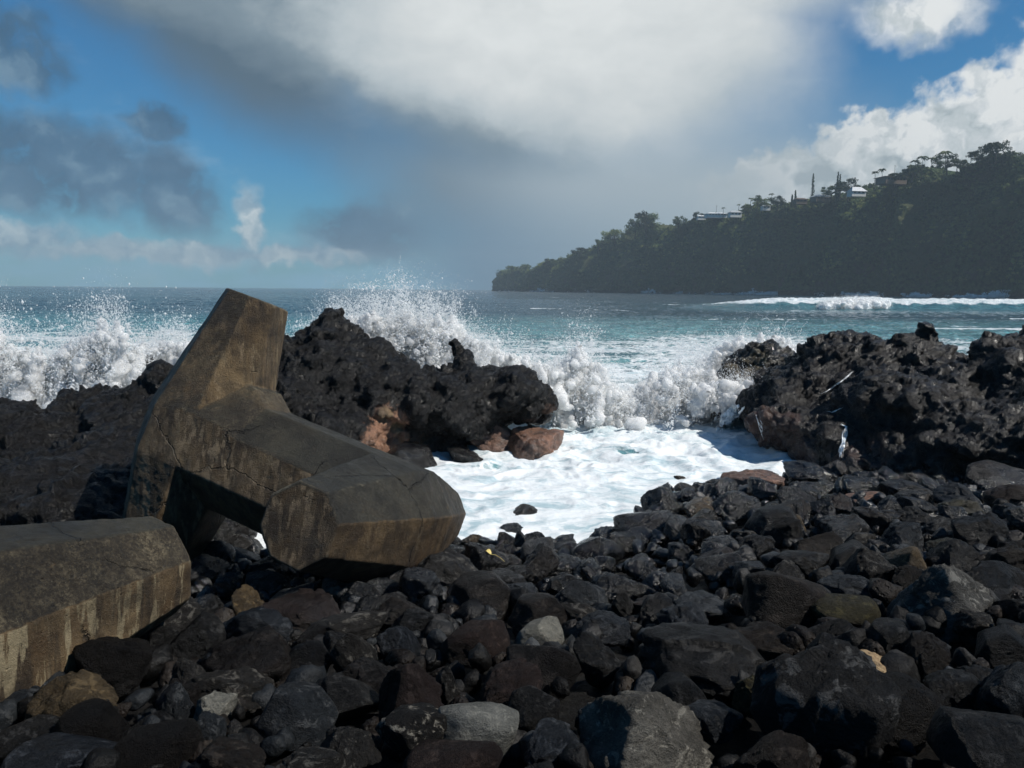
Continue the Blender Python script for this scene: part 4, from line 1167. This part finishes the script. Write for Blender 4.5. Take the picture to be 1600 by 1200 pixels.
# ------------------------------------------------------------------ boulders
def boulder_shape(kind, seed, sub=5):
    V, F = ICO[sub]; rng = np.random.default_rng(seed)
    n_ = {'angular': 9, 'slab': 9, 'round': 15, 'wedge': 4}[kind]
    nd = rng.normal(size=(n_, 3)); nd /= np.linalg.norm(nd, axis=1)[:, None]
    hd = rng.uniform(.50, 1.0, n_) if kind != 'round' else rng.uniform(.76, 1.0, n_)
    if kind == 'wedge': hd = rng.uniform(.85, 1.05, n_)
    if kind == 'slab': nd = np.r_[nd, [[.08, .05, 1]], [[.05, -.1, -1]]]; hd = np.r_[hd, .55, .5]
    if kind == 'wedge': nd = np.r_[nd, [[.62, -.35, .55]], [[-.85, -.25, .45]], [[.05, .8, .55]], [[0, 0, -1]]]; hd = np.r_[hd, .55, .5, .5, .55]
    nd = nd / np.linalg.norm(nd, axis=1)[:, None]
    cn = rng.normal(size=(26, 3)); cn /= np.linalg.norm(cn, axis=1)[:, None]
    sup = np.array([(hd / np.maximum(nd @ c, .12)).min() for c in cn]); ch = np.minimum(sup, 1.3) * rng.uniform(.90, .985, 26)
    if kind == 'wedge': ch = ch / np.where(ch < .9, 1, 1) * 1.0; cn = cn[:9]; ch = np.maximum(ch[:9], .5) * 1.02
    if kind != 'round': nd = np.r_[nd, cn]; hd = np.r_[hd, ch]
    dot = V @ nd.T; r = hd[None] / np.maximum(dot, .05)
    k = 140. if kind != 'round' else 20.
    rad = -np.log(np.exp(-k * np.minimum(r, 3)).sum(1)) / k
    rad = np.minimum(rad, 1.25)
    P = V * rad[:, None]
    s = rng.random(3) * 40
    amp = {'angular': 1., 'slab': 1., 'round': .55, 'wedge': .9}[kind]
    d = (.075 if kind == 'round' else .045) * fbm(P * 1.4 + s, 3) + .035 * fbm(P * 3.5 + s, 3, ridged=True) + .016 * fbm(P * 9 + s, 3) + .007 * fbm(P * 24 + s, 2)
    # a chipped facet or crack
    cr = np.abs(fbm(P * .9 + s + 7, 2)); d -= .04 * np.exp(-(cr / .014) ** 2)
    if kind != 'round': d += .055 * cellval(P * 1.5 + s) + .03 * cellval(P * 3.4 + s) + .008 * cellval(P * 9 + s)
    P = P + V * (d * amp)[:, None]
    P /= np.abs(P).max(0) ; return P, F


PROTO = {}
for kind, cnt in (('angular', 9), ('slab', 6), ('round', 7), ('wedge', 3)):
    PROTO[kind] = [mesh_np('boulder', *boulder_shape(kind, 100 + 17 * i + len(kind))) for i in range(cnt)]
for l in PROTO.values():
    for me in l: me.materials.append(RM['charcoal'])

HERO = [  # x0,y0,x1,y1 (photo), kind, material, label
 (1398,886,1550,992,'wedge','ash','tall pyramid-shaped grey boulder with its right side lit, near the right edge'),
 (1185,1030,1385,1200,'slab','crust','huge flaky charcoal boulder with swirled crust at the bottom right of the beach'),
 (880,1082,1100,1210,'wedge','ash','big boulder with a pale lichened right face at the bottom edge, right of centre'),
 (985,985,1225,1090,'slab','charcoal','broad cracked dark slab lying above the pale-faced bottom boulder'),
 (1306,1066,1458,1165,'angular','pitted','rounded porous black boulder below the small tan stone'),
 (1281,1040,1356,1083,'round','grey','flat mottled grey stone touching the tan stone on its left'),
 (1322,1024,1392,1068,'angular','tan','small tan-yellow stone, the palest on the right of the beach'),
 (1158,898,1282,985,'round','brown','blocky dark boulder whose rounded right end catches the sun'),
 (1262,927,1364,975,'round','olive','smooth egg-like brown stone right of the blocky boulder with the sunlit end'),
 (1288,902,1382,938,'slab','slate','flat slate-grey stone behind the smooth egg-like brown stone'),
 (1052,918,1138,970,'angular','slate','blue-grey block left of the blocky boulder with the sunlit end'),
 (1262,995,1326,1042,'round','charcoal','rounded dark stone above the mottled grey stone'),
 (1344,976,1426,1042,'round','charcoal','high-backed smooth dark boulder left of the foot of the pyramid boulder'),
 (1408,1000,1478,1060,'slab','brown','tilted brownish slab leaning under the pyramid boulder'),
 (1143,979,1247,1028,'slab','brown','long low brown stone behind the cracked dark slab'),
 (1522,984,1608,1042,'round','charcoal','large plain dark boulder at the right edge below the pyramid boulder'),
 (1542,855,1625,912,'slab','brown','brown-topped boulder at the right edge level with the pyramid boulder top'),
 (1520,884,1602,930,'slab','charcoal','low dark stone right behind the pyramid boulder'),
 (1485,806,1574,865,'slab','charcoal','long flat-topped dark block in front of the right lava outcrop'),
 (1379,738,1462,796,'angular','charcoal','jagged glossy black boulder at the foot of the right lava outcrop'),
 (1509,725,1598,785,'round','brown','big rounded dark brown boulder against the right lava outcrop'),
 (1468,780,1537,813,'slab','olive','moss-green stone between the jagged glossy boulder and the flat-topped block'),
 (1129,737,1228,773,'slab','orange','brownish-orange rock at the edge of the foam'),
 (1229,731,1322,764,'slab','charcoal','long smooth dark stone at the head of the foam by the right outcrop'),
 (1327,768,1380,792,'round','orange','small reddish-brown stone left of the jagged glossy boulder'),
 (1310,745,1380,782,'slab','charcoal','flat dark slab between the long smooth stone and the jagged glossy boulder'),
 (992,762,1070,808,'wedge','charcoal','pointed dark stone at the tip of the rocks beside the foam'),
 (965,796,1078,842,'round','brown','low dome-like glossy boulder jutting into the foam'),
 (1070,780,1119,813,'round','bronze','brassy glistening stone behind the low glossy dome'),
 (1117,772,1190,825,'angular','charcoal','steep ridged wet stone right of the brassy one'),
 (1215,764,1269,800,'round','charcoal','black rounded stone with a bright wet glint'),
 (1168,795,1252,848,'round','charcoal','large black rounded stone below the one with the glint'),
 (953,832,1017,865,'slab','charcoal','flat-faced dark stone at the foam corner below the low dome'),
 (1371,820,1447,866,'slab','slate','broad slate-dark stone under the moss-green one'),
 (1386,856,1442,884,'slab','slate','small flat grey stone sitting left of the pyramid boulder tip'),
 (1447,844,1508,878,'slab','olive','tilted olive-grey slab above the pyramid boulder'),
 (981,870,1033,915,'angular','slate','blue-grey angular stone in the row below the foam corner'),
 (1032,888,1074,928,'angular','charcoal','small angular black stone right of the blue-grey angular one'),
 (957,914,992,980,'angular','charcoal','upright narrow dark stone left of the reddish upright one'),
 (989,919,1048,975,'angular','red','upright reddish-brown stone in the middle of the beach'),
 (1090,862,1165,905,'round','brown','smooth brown stone between the wet rocks and the blue-grey block'),
 (1200,860,1290,905,'angular','charcoal','broad dark stone just behind the flat slate-grey stone'),
 (1290,850,1370,896,'round','charcoal','rounded black stone in front of the slate-dark stone'),
 (808,970,885,1026,'round','grey','pale grey stone brightly lit on its right in the middle of the beach'),
 (696,974,802,1036,'round','red','dark reddish boulder left of the pale lit stone'),
 (795,1012,898,1090,'round','brown','bulky brown-black boulder just below the pale lit stone'),
 (678,1100,802,1182,'round','grey','long pale grey-green boulder near the bottom centre'),
 (578,1044,688,1135,'wedge','red','peaked dark red boulder left of bottom centre'),
 (588,1110,694,1192,'angular','streaked','black boulder streaked with white lichen beside the long pale boulder'),
 (640,1162,778,1235,'round','red','rough red-black boulder cut off by the bottom edge'),
 (523,992,590,1064,'angular','crust','grey angular boulder left of the blue-black one'),
 (592,974,662,1048,'angular','slate','blue-black blocky boulder above the peaked red one'),
 (586,921,634,958,'angular','crust','small light grey faceted stone under the concrete arm tip'),
 (601,879,649,917,'round','bronze','brownish wet stone just under the near end of the dolos'),
 (606,956,682,1002,'slab','charcoal','flat dark stone above the blue-black blocky boulder'),
 (676,1048,722,1104,'angular','crust','grey shard standing between the red boulder and the bulky brown-black one'),
 (714,855,797,904,'slab','charcoal','low flat wet boulder that carries a yellow dead leaf'),
 (806,857,870,914,'angular','brown','rough dark brown stone right of the boulder with the leaf'),
 (698,902,798,964,'round','brown','broad humped boulder below the boulder with the leaf'),
 (796,934,883,990,'round','brown','arched brown boulder behind the pale lit stone'),
 (870,905,950,968,'angular','slate','large dark slate boulder left of the upright narrow stone'),
 (722,834,764,858,'angular','bronze','small glossy brown stone at the foam edge near the dolos tip'),
 (774,834,806,862,'round','brown','small rounded stone at the foam edge, below the stones awash'),
 (798,832,828,874,'angular','brown','upright glossy brown stone at the foam edge'),
 (858,844,907,870,'round','charcoal','low black stone under the edge of the foam'),
 (926,846,955,864,'round','charcoal','little black stone half washed by foam left of the foam corner'),
 (664,870,711,900,'slab','crust','flat grey-topped stone close to the right tip of the dolos'),
 (533,912,592,952,'round','charcoal','rounded black stone below the streaked end of the dolos'),
 (892,1000,968,1066,'angular','charcoal','dark angular boulder behind the big pale-faced one'),
 (905,962,985,1010,'angular','slate','bluish stone right of the pale lit stone'),
 (800,1082,872,1140,'round','charcoal','dark boulder between the long pale boulder and the pale-faced one'),
 (118,1002,226,1094,'angular','pitted','rough pitted boulder under the speckled limb tip'),
 (68,1064,174,1106,'slab','brown','flat brown boulder in the shade below the speckled limb'),
 (92,1108,190,1184,'round','pitted','round porous boulder near the bottom left'),
 (190,1134,303,1210,'round','pitted','larger porous boulder cut by the bottom edge at left'),
 (246,1074,308,1136,'angular','slate','smooth slate-grey stone with a sharp face, lower left'),
 (322,992,478,1074,'slab','brown','large boulder with a grey wave-like right edge below the dolos gap'),
 (308,1055,430,1100,'slab','crust','low grey-lit slab in front of the large wave-edged boulder'),
 (304,1090,362,1130,'slab','grey','small pale flat stone under the low grey-lit slab'),
 (410,1080,518,1155,'round','slate','smooth round-shouldered grey boulder at lower left centre'),
 (298,1124,348,1176,'angular','slate','small grey block at the lower left between porous and round-shouldered boulders'),
 (358,926,423,994,'angular','bronze','wet brown stone with a bright glint below the dolos'),
 (418,932,545,995,'slab','red','broad wet reddish-brown slab under the streaked end of the dolos'),
 (256,970,348,1046,'angular','charcoal','black angular stone right of the pitted boulder'),
 (-10,1130,90,1185,'round','charcoal','big plain dark boulder in the bottom left corner'),
 (20,1166,175,1230,'round','slate','smooth grey-black boulder cut off at the bottom left'),
 (426,1172,535,1225,'slab','crust','flat brownish-grey stone cut off by the bottom edge left of centre'),
 (490,1060,585,1120,'round','charcoal','dark boulder left of the peaked red one'),
 (440,1000,525,1060,'round','charcoal','dark rounded boulder between the reddish slab and the grey angular boulder'),
 (1450,1060,1560,1130,'angular','charcoal','black boulder in deep shade right of the porous rounded one'),
 (1530,1040,1640,1150,'angular','slate','large dark boulder at the lower right edge'),
 (1470,1120,1620,1230,'round','charcoal','broad black boulder in the bottom right corner'),
 (1060,1100,1150,1160,'angular','slate','blue-grey stone wedged between the two biggest bottom boulders'),
]
PLACED = []


def put_boulder(p, rx_, ry_, rz_, kind, mat, label, group, rot=None, tilt=8, flag=[{}]):
    me = random.choice(PROTO[kind]); o = bpy.data.objects.new('boulder', me); C.objects.link(o)
    o.location = p; o.scale = (rx_, ry_, rz_)
    o.rotation_euler = rot or (R(random.uniform(-tilt, tilt)), R(random.uniform(-tilt, tilt)), R(random.uniform(-14, 14) + random.choice((0, 180))))
    o.material_slots[0].link = 'OBJECT'; o.material_slots[0].material = RM[mat]
    tag(o, label, 'boulder', group)
    PLACED.append((p[0], p[1], max(rx_, ry_) * .92, p[2] + rz_))
    return o


for (x0, y0, x1, y1, kind, mat, label) in HERO:
    uc, vc = (x0 + x1) / 2, (y0 + y1) / 2; wpx, hpx = x1 - x0, (y1 - y0) * 1.15
    gp = rayground(uc, vc + hpx * .22, .0); D = gp[1]
    m_ = D / FPX / math.cos(math.atan((vc - 452) / FPX)) * 1.0; rx_ = wpx * m_ / 2; ry_ = rx_ * .85
    phi = math.atan((vc - 452) / FPX); hh_ = hpx * m_ / 2
    rz_ = math.sqrt(max((hh_ ** 2 - (ry_ * math.sin(phi)) ** 2), 0)) / math.cos(phi); rz_ = min(max(rz_, rx_ * .42), rx_ * 1.6)
    p = atD(uc, vc + hpx * .03, D + ry_ * .25)
    p[2] = max(p[2], float(beach(p[0], p[1])) + .15 * rz_)
    if kind == 'wedge': o = put_boulder(p, rx_ * 1.08, ry_, rz_ * 1.1, kind, mat, label, 'basalt boulders on the beach', (0, 0, R(random.uniform(-12, 12))))
    else: put_boulder(p, rx_ * 1.1, ry_ * 1.1, rz_ * 1.1, kind, mat, label, 'basalt boulders on the beach')

# stones standing in the foam and at the foot of the lava
for (x0, y0, x1, y1, kind, mat, label, z, back) in [
 (790, 789, 838, 813, 'angular', 'brown', 'lone brown stone showing through the foam in the cove', .02, 0),
 (777, 817, 826, 838, 'slab', 'charcoal', 'flat grey-black stone awash just below the lone brown one', .0, 0),
 (1049, 741, 1071, 753, 'slab', 'bronze', 'tiny stone poking out of the foam near the right-hand rocks', .0, 0),
 (1078, 758, 1110, 772, 'slab', 'charcoal', 'little flat stone half under foam left of the orange-brown rock', .0, 0),
 (602, 694, 682, 742, 'round', 'pitted', 'dark rounded boulder in front of the orange foot of the outcrop', .1, 0),
 (658, 662, 735, 716, 'round', 'pitted', 'porous black boulder behind the dark rounded one at the outcrop foot', .15, 0),
 (690, 694, 754, 730, 'angular', 'pitted', 'black rock sloping into the foam between two rocks at the outcrop foot', .05, 0),
 (735, 662, 815, 720, 'angular', 'orange', 'upright knobbly half of the brown rock at the outcrop foot', .08, 0),
 (780, 668, 878, 722, 'slab', 'orange', 'orange-sided brown rock lying in foam at the end of the outcrop foot', .05, 0),
 (857, 622, 880, 642, 'round', 'brown', 'small rock just clear of the right tip of the middle outcrop', .0, 0),
 (318, 792, 402, 870, 'angular', 'pitted', 'dark rough boulder glimpsed under the shank of the dolos', .25, 0)]:
    uc, vc = (x0 + x1) / 2, (y0 + y1) / 2; b_ = atZ(uc, y1 - (y1 - y0) * .12, 0.); D = b_[1] + .12; m_ = D / FPX
    rx_ = (x1 - x0) * m_ / 2 * 1.12; rz_ = (y1 - y0) * m_ / 2 * 1.15; p = atD(uc, vc + 2, D + rx_ * .3)
    put_boulder(p, rx_, rx_ * .9, rz_, kind, mat, label, 'rocks standing in the foam', (R(random.uniform(-6, 6)), R(random.uniform(-6, 6)), R(random.uniform(-15, 15))))

# ---- the rest of the beach: individuals chosen large to small, then rubble
COLN = {'charcoal': 'near-black', 'slate': 'slate-grey', 'brown': 'dark brown', 'red': 'reddish', 'grey': 'pale grey', 'crust': 'rough grey', 'pitted': 'pitted black', 'bronze': 'brassy', 'olive': 'olive-brown'}


ANCH = [(1474, 940, 'the tall pyramid-shaped boulder'), (1280, 1110, 'the huge flaky boulder'), (985, 1140, 'the pale-faced bottom boulder'), (1105, 1040, 'the cracked dark slab'), (1357, 1045, 'the small tan stone'),
        (1382, 1110, 'the porous rounded boulder'), (1220, 942, 'the blocky sunlit-ended boulder'), (1313, 950, 'the egg-like brown stone'), (1095, 945, 'the blue-grey block'), (1420, 767, 'the jagged glossy boulder'),
        (1553, 755, 'the big brown boulder by the lava'), (1502, 797, 'the moss-green stone'), (1178, 755, 'the orange-brown rock'), (1030, 785, 'the pointed stone by the foam'), (1020, 820, 'the glossy dome by the foam'),
        (1154, 800, 'the steep ridged wet stone'), (1018, 948, 'the upright reddish stone'), (846, 998, 'the pale lit stone'), (749, 1005, 'the dark reddish boulder'), (740, 1141, 'the long pale boulder'), (633, 1090, 'the peaked red boulder'),
        (627, 1011, 'the blue-black blocky boulder'), (556, 1028, 'the grey angular boulder'), (755, 880, 'the boulder with the leaf'), (172, 1048, 'the rough pitted boulder'), (141, 1146, 'the porous boulder at lower left'),
        (400, 1033, 'the wave-edged boulder'), (464, 1118, 'the round-shouldered boulder'), (481, 964, 'the wet reddish slab'), (391, 960, 'the glinting wet brown stone'), (688, 883, 'the grey-topped stone at the dolos tip'), (1409, 843, 'the broad slate-dark stone'),
        (1530, 835, 'the flat-topped dark block'), (1582, 885, 'the brown-topped boulder at right'), (1565, 1013, 'the plain boulder at the right edge')]


def where_is(u, v):
    d, a_, b_, nm = min(((u - a) ** 2 + (1.5 * (v - b)) ** 2, a, b, nm) for a, b, nm in ANCH)
    rel = ('right of ' if u > a_ else 'left of ') if abs(u - a_) > abs(v - b_) * 1.3 else ('in front of ' if v > b_ else 'behind ')
    return rel + nm, d


def project(p):
    d = CM.T @ (np.asarray(p) - ORG); return 800 + FPX * d[0] / d[2], 600 + FPX * d[1] / d[2]


rng = np.random.default_rng(5); FILL = []; target_n = 296 - len(HERO) - 11; cand = 0; made = 0; sizes = np.concatenate([np.full(14, .31), np.full(70, .25), np.full(200, .205)])
while made < target_n and cand < 60000:
    cand += 1
    y = 1.9 + 11.5 * rng.random() ** .8; x = rng.uniform(-.75, .80) * y
    if y > yshore(x) + .15: continue
    u, v = project((x, y, float(beach(x, y))))
    if u < -30 or u > 1630 or v > 1215: continue
    r = sizes[min(made, len(sizes) - 1)] * rng.uniform(.72, 1.2) * (1.0 if y > 5 else .8)
    if any((x - a) ** 2 + (y - b_) ** 2 < (.74 * (r + c)) ** 2 for a, b_, c, _ in PLACED): 
        if cand % 3000 == 0: sizes = sizes * .93
        continue
    kind = rng.choice(['angular', 'round', 'slab', 'wedge'], p=[.58, .08, .28, .06])
    wetz = v < 880
    mat = rng.choice(['charcoal', 'slate', 'brown', 'red', 'pitted', 'crust', 'olive', 'bronze', 'grey'], p=[.40, .26, .12, .035, .04, .11, .01, .015, .01])
    rz_ = r * rng.uniform(.6, .95); z = float(beach(x, y)) + rz_ * rng.uniform(.05, .4)
    shp = {'angular': 'angular', 'round': 'rounded', 'slab': 'flat', 'wedge': 'peaked'}[kind]
    put_boulder((x, y, z), r * rng.uniform(.95, 1.45), r * rng.uniform(.75, 1.1), rz_, kind, mat, f'{COLN[mat]} {shp} stone ' + where_is(u, v)[0], 'basalt boulders on the beach',
                (R(rng.uniform(-22, 22)), R(rng.uniform(-22, 22)), R(rng.uniform(0, 360))))
    made += 1; FILL.append((where_is(u, v)[1], bpy.context.scene.collection.objects[-1]))
ORD = ['', 'second ', 'third ', 'fourth ', 'fifth ', 'sixth ', 'seventh ', 'eighth ']
seen_l = {}
for d_, o in sorted(FILL, key=lambda q: q[0]):
    b_ = o['label']; k_ = seen_l.get(b_, 0); seen_l[b_] = k_ + 1
    tot = sum(1 for _, q in FILL if q['label'] == b_ or q['label'].endswith(' ' + b_))
    if k_ or tot > 1: o['label'] = (ORD[k_] if k_ else 'nearest ') + b_
print('STONES', made, cand, 'DROPS', NDROPS[0])


def rubble():
    rng = np.random.default_rng(9); protos = [boulder_shape(k, 300 + i, 3) for i, k in enumerate(['angular', 'angular', 'slab', 'angular', 'slab', 'wedge'])]
    parts = {k: [] for k in ('charcoal', 'brown', 'slate')}
    for i in range(5000):
        y = 1.6 + 13.5 * rng.random() ** .75; x = rng.uniform(-1.0, 1.05) * (y + 1)
        if y > yshore(x) + .1: continue
        r = rng.uniform(.045, .135) * (1 if y > 4 else .75); V, F = protos[rng.integers(6)]
        a = Euler(rng.uniform(-3, 3, 3)).to_matrix(); Vr = (V * rng.uniform(.7, 1.2, 3) * r) @ np.array(a).T
        parts[rng.choice(['charcoal', 'brown', 'slate'], p=[.5, .28, .22])].append((Vr + [x, y, float(beach(x, y)) + rng.uniform(-.10, .05)], F))
    V, F = join(sum(parts.values(), [])); me = mesh_np('rubble', V, F); o = link('loose_rubble', me, RM['charcoal'])
    me.materials.append(RM['brown']); me.materials.append(RM['slate'])
    cnt = [sum(len(f) for _, f in parts[k]) for k in parts]; me.polygons.foreach_set('material_index', np.repeat([0, 1, 2], cnt).astype(np.int32))
    tag(o, 'small dark stones filling the gaps between the beach boulders', 'rubble', None, 'stuff')


rubble()


# ------------------------------------------------------------------ trickles down the lava, and a dead leaf
dg = bpy.context.evaluated_depsgraph_get(); dg.update()
white_trickle = whitewater0


def cast(u, v):
    d = Vector(ray(u, v)).normalized(); hit = scene.ray_cast(dg, Vector(ORG), d)
    return (np.array(hit[1]), np.array(hit[2])) if hit[0] else (None, None)


def trickle(pts, wid, label, seed, strands=3):
    rng = np.random.default_rng(seed); parts = []
    P = np.array(pts, float); q = np.linspace(0, len(P) - 1, len(P) * 9)
    for k in range(strands):
        off = rng.normal() * wid * .35; line = []; 
        for t_ in q:
            u = np.interp(t_, range(len(P)), P[:, 0]) + off * 70 + 1.2 * math.sin(t_ * 5 + k * 2); v = np.interp(t_, range(len(P)), P[:, 1])
            h, nn = cast(u, v)
            if h is None or h[1] > 21: continue
            line.append(h + np.array([0, -.02, .012]))
        if len(line) < 4: continue
        line = np.array(line); ok = np.r_[True, np.linalg.norm(np.diff(line, axis=0), axis=1) < .5]; line = line[ok]
        n0 = len(line); a0 = int(rng.uniform(0, .6) * n0); a1 = min(n0, a0 + max(4, int(rng.uniform(.25, .6) * n0))); line = line[a0:a1]
        if len(line) < 4: continue
        tap = np.sin(np.linspace(.15, math.pi - .1, len(line)))
        parts.append(tube(line, wid * .13 * tap * rng.uniform(.4, 1.4, len(line)), 5))
    if parts:
        V, F = join(parts); tag(link('water_trickle', mesh_np('trickle', V, F), white_trickle), label, 'water trickle', 'water draining off the right lava outcrop')


trickle([(1337, 576), (1322, 590), (1306, 602), (1290, 612), (1272, 622)], .032, 'faint slanting trickle high on the right lava outcrop', 1, 8)
trickle([(1286, 642), (1300, 645), (1310, 640), (1319, 635)], .038, 'short bent trickle in the middle of the right lava outcrop', 2, 7)
trickle([(1307, 661), (1321, 667), (1317, 690), (1313, 708), (1311, 730)], .055, 'brightest trickle, falling straight into the foam from a notch', 3, 16)
trickle([(1178, 645), (1187, 664), (1192, 690)], .05, 'thin veil of drips on the brown left end of the right outcrop', 4, 8)
for i in range(1):
    trickle([(1150, 632), (1143, 645), (1136, 662), (1130, 676)], .28, 'fan-shaped cascade pouring off the foot of the lava knob', 5, 40)


def dead_leaf():
    h, nn = cast(770, 872)
    if h is None: return
    e = tag(empty('dead_leaf', h + [0, 0, .02]), 'yellow dead leaf with a long stalk lying on a flat wet boulder', 'leaf')
    V = []; F = []; q = np.linspace(0, 1, 9)
    for i, t_ in enumerate(q):
        c = np.array([-.02 - .07 * t_, .02 + .03 * t_, .012 + .04 * math.sin(t_ * 2.6)]); w_ = .030 * math.sin(min(t_ + .06, 1) * math.pi) ** .7 + .002
        V += [c + [w_ * .5, w_, .008], c, c + [-w_ * .5, -w_, .006]]
    for i in range(8):
        for j in (0, 1): F.append([3 * i + j, 3 * i + j + 1, 3 * i + j + 4, 3 * i + j + 3])
    m, t, b, out = material('dry_yellow_leaf'); t.put(b.inputs['Base Color'], t.mix(t.noise(t.new('ShaderNodeTexCoord').outputs['Object'], 60, 3), (.42, .30, .06), (.62, .52, .20)))
    mk_part('blade', (np.array(V), np.array(F)), m, e)
    mk_part('stalk', tube([[-.02, .02, .012], [.03, -.01, .02], [.09, -.06, .0], [.13, -.10, -.02]], [.005, .004, .003, .002], 5), m, e)


dead_leaf()

# ------------------------------------------------------------------ sea air
V, F = box_bm(7600, 3900 + 80, 190, 0, 1950 - 75, 93.5 - 1)
hz = bpy.data.materials.new('sea_haze'); hz.use_nodes = True; hz.node_tree.nodes.clear(); t = NT(hz.node_tree)
pv = t.new('ShaderNodeVolumePrincipled'); pv.inputs['Color'].default_value = (.50, .62, .70, 1); pv.inputs['Density'].default_value = .00025; pv.inputs['Anisotropy'].default_value = 0.
ho_ = t.new('ShaderNodeOutputMaterial'); t.l.new(pv.outputs[0], ho_.inputs['Volume'])
tag(link('haze', mesh_np('haze', V, F, False), hz), kind='stuff')
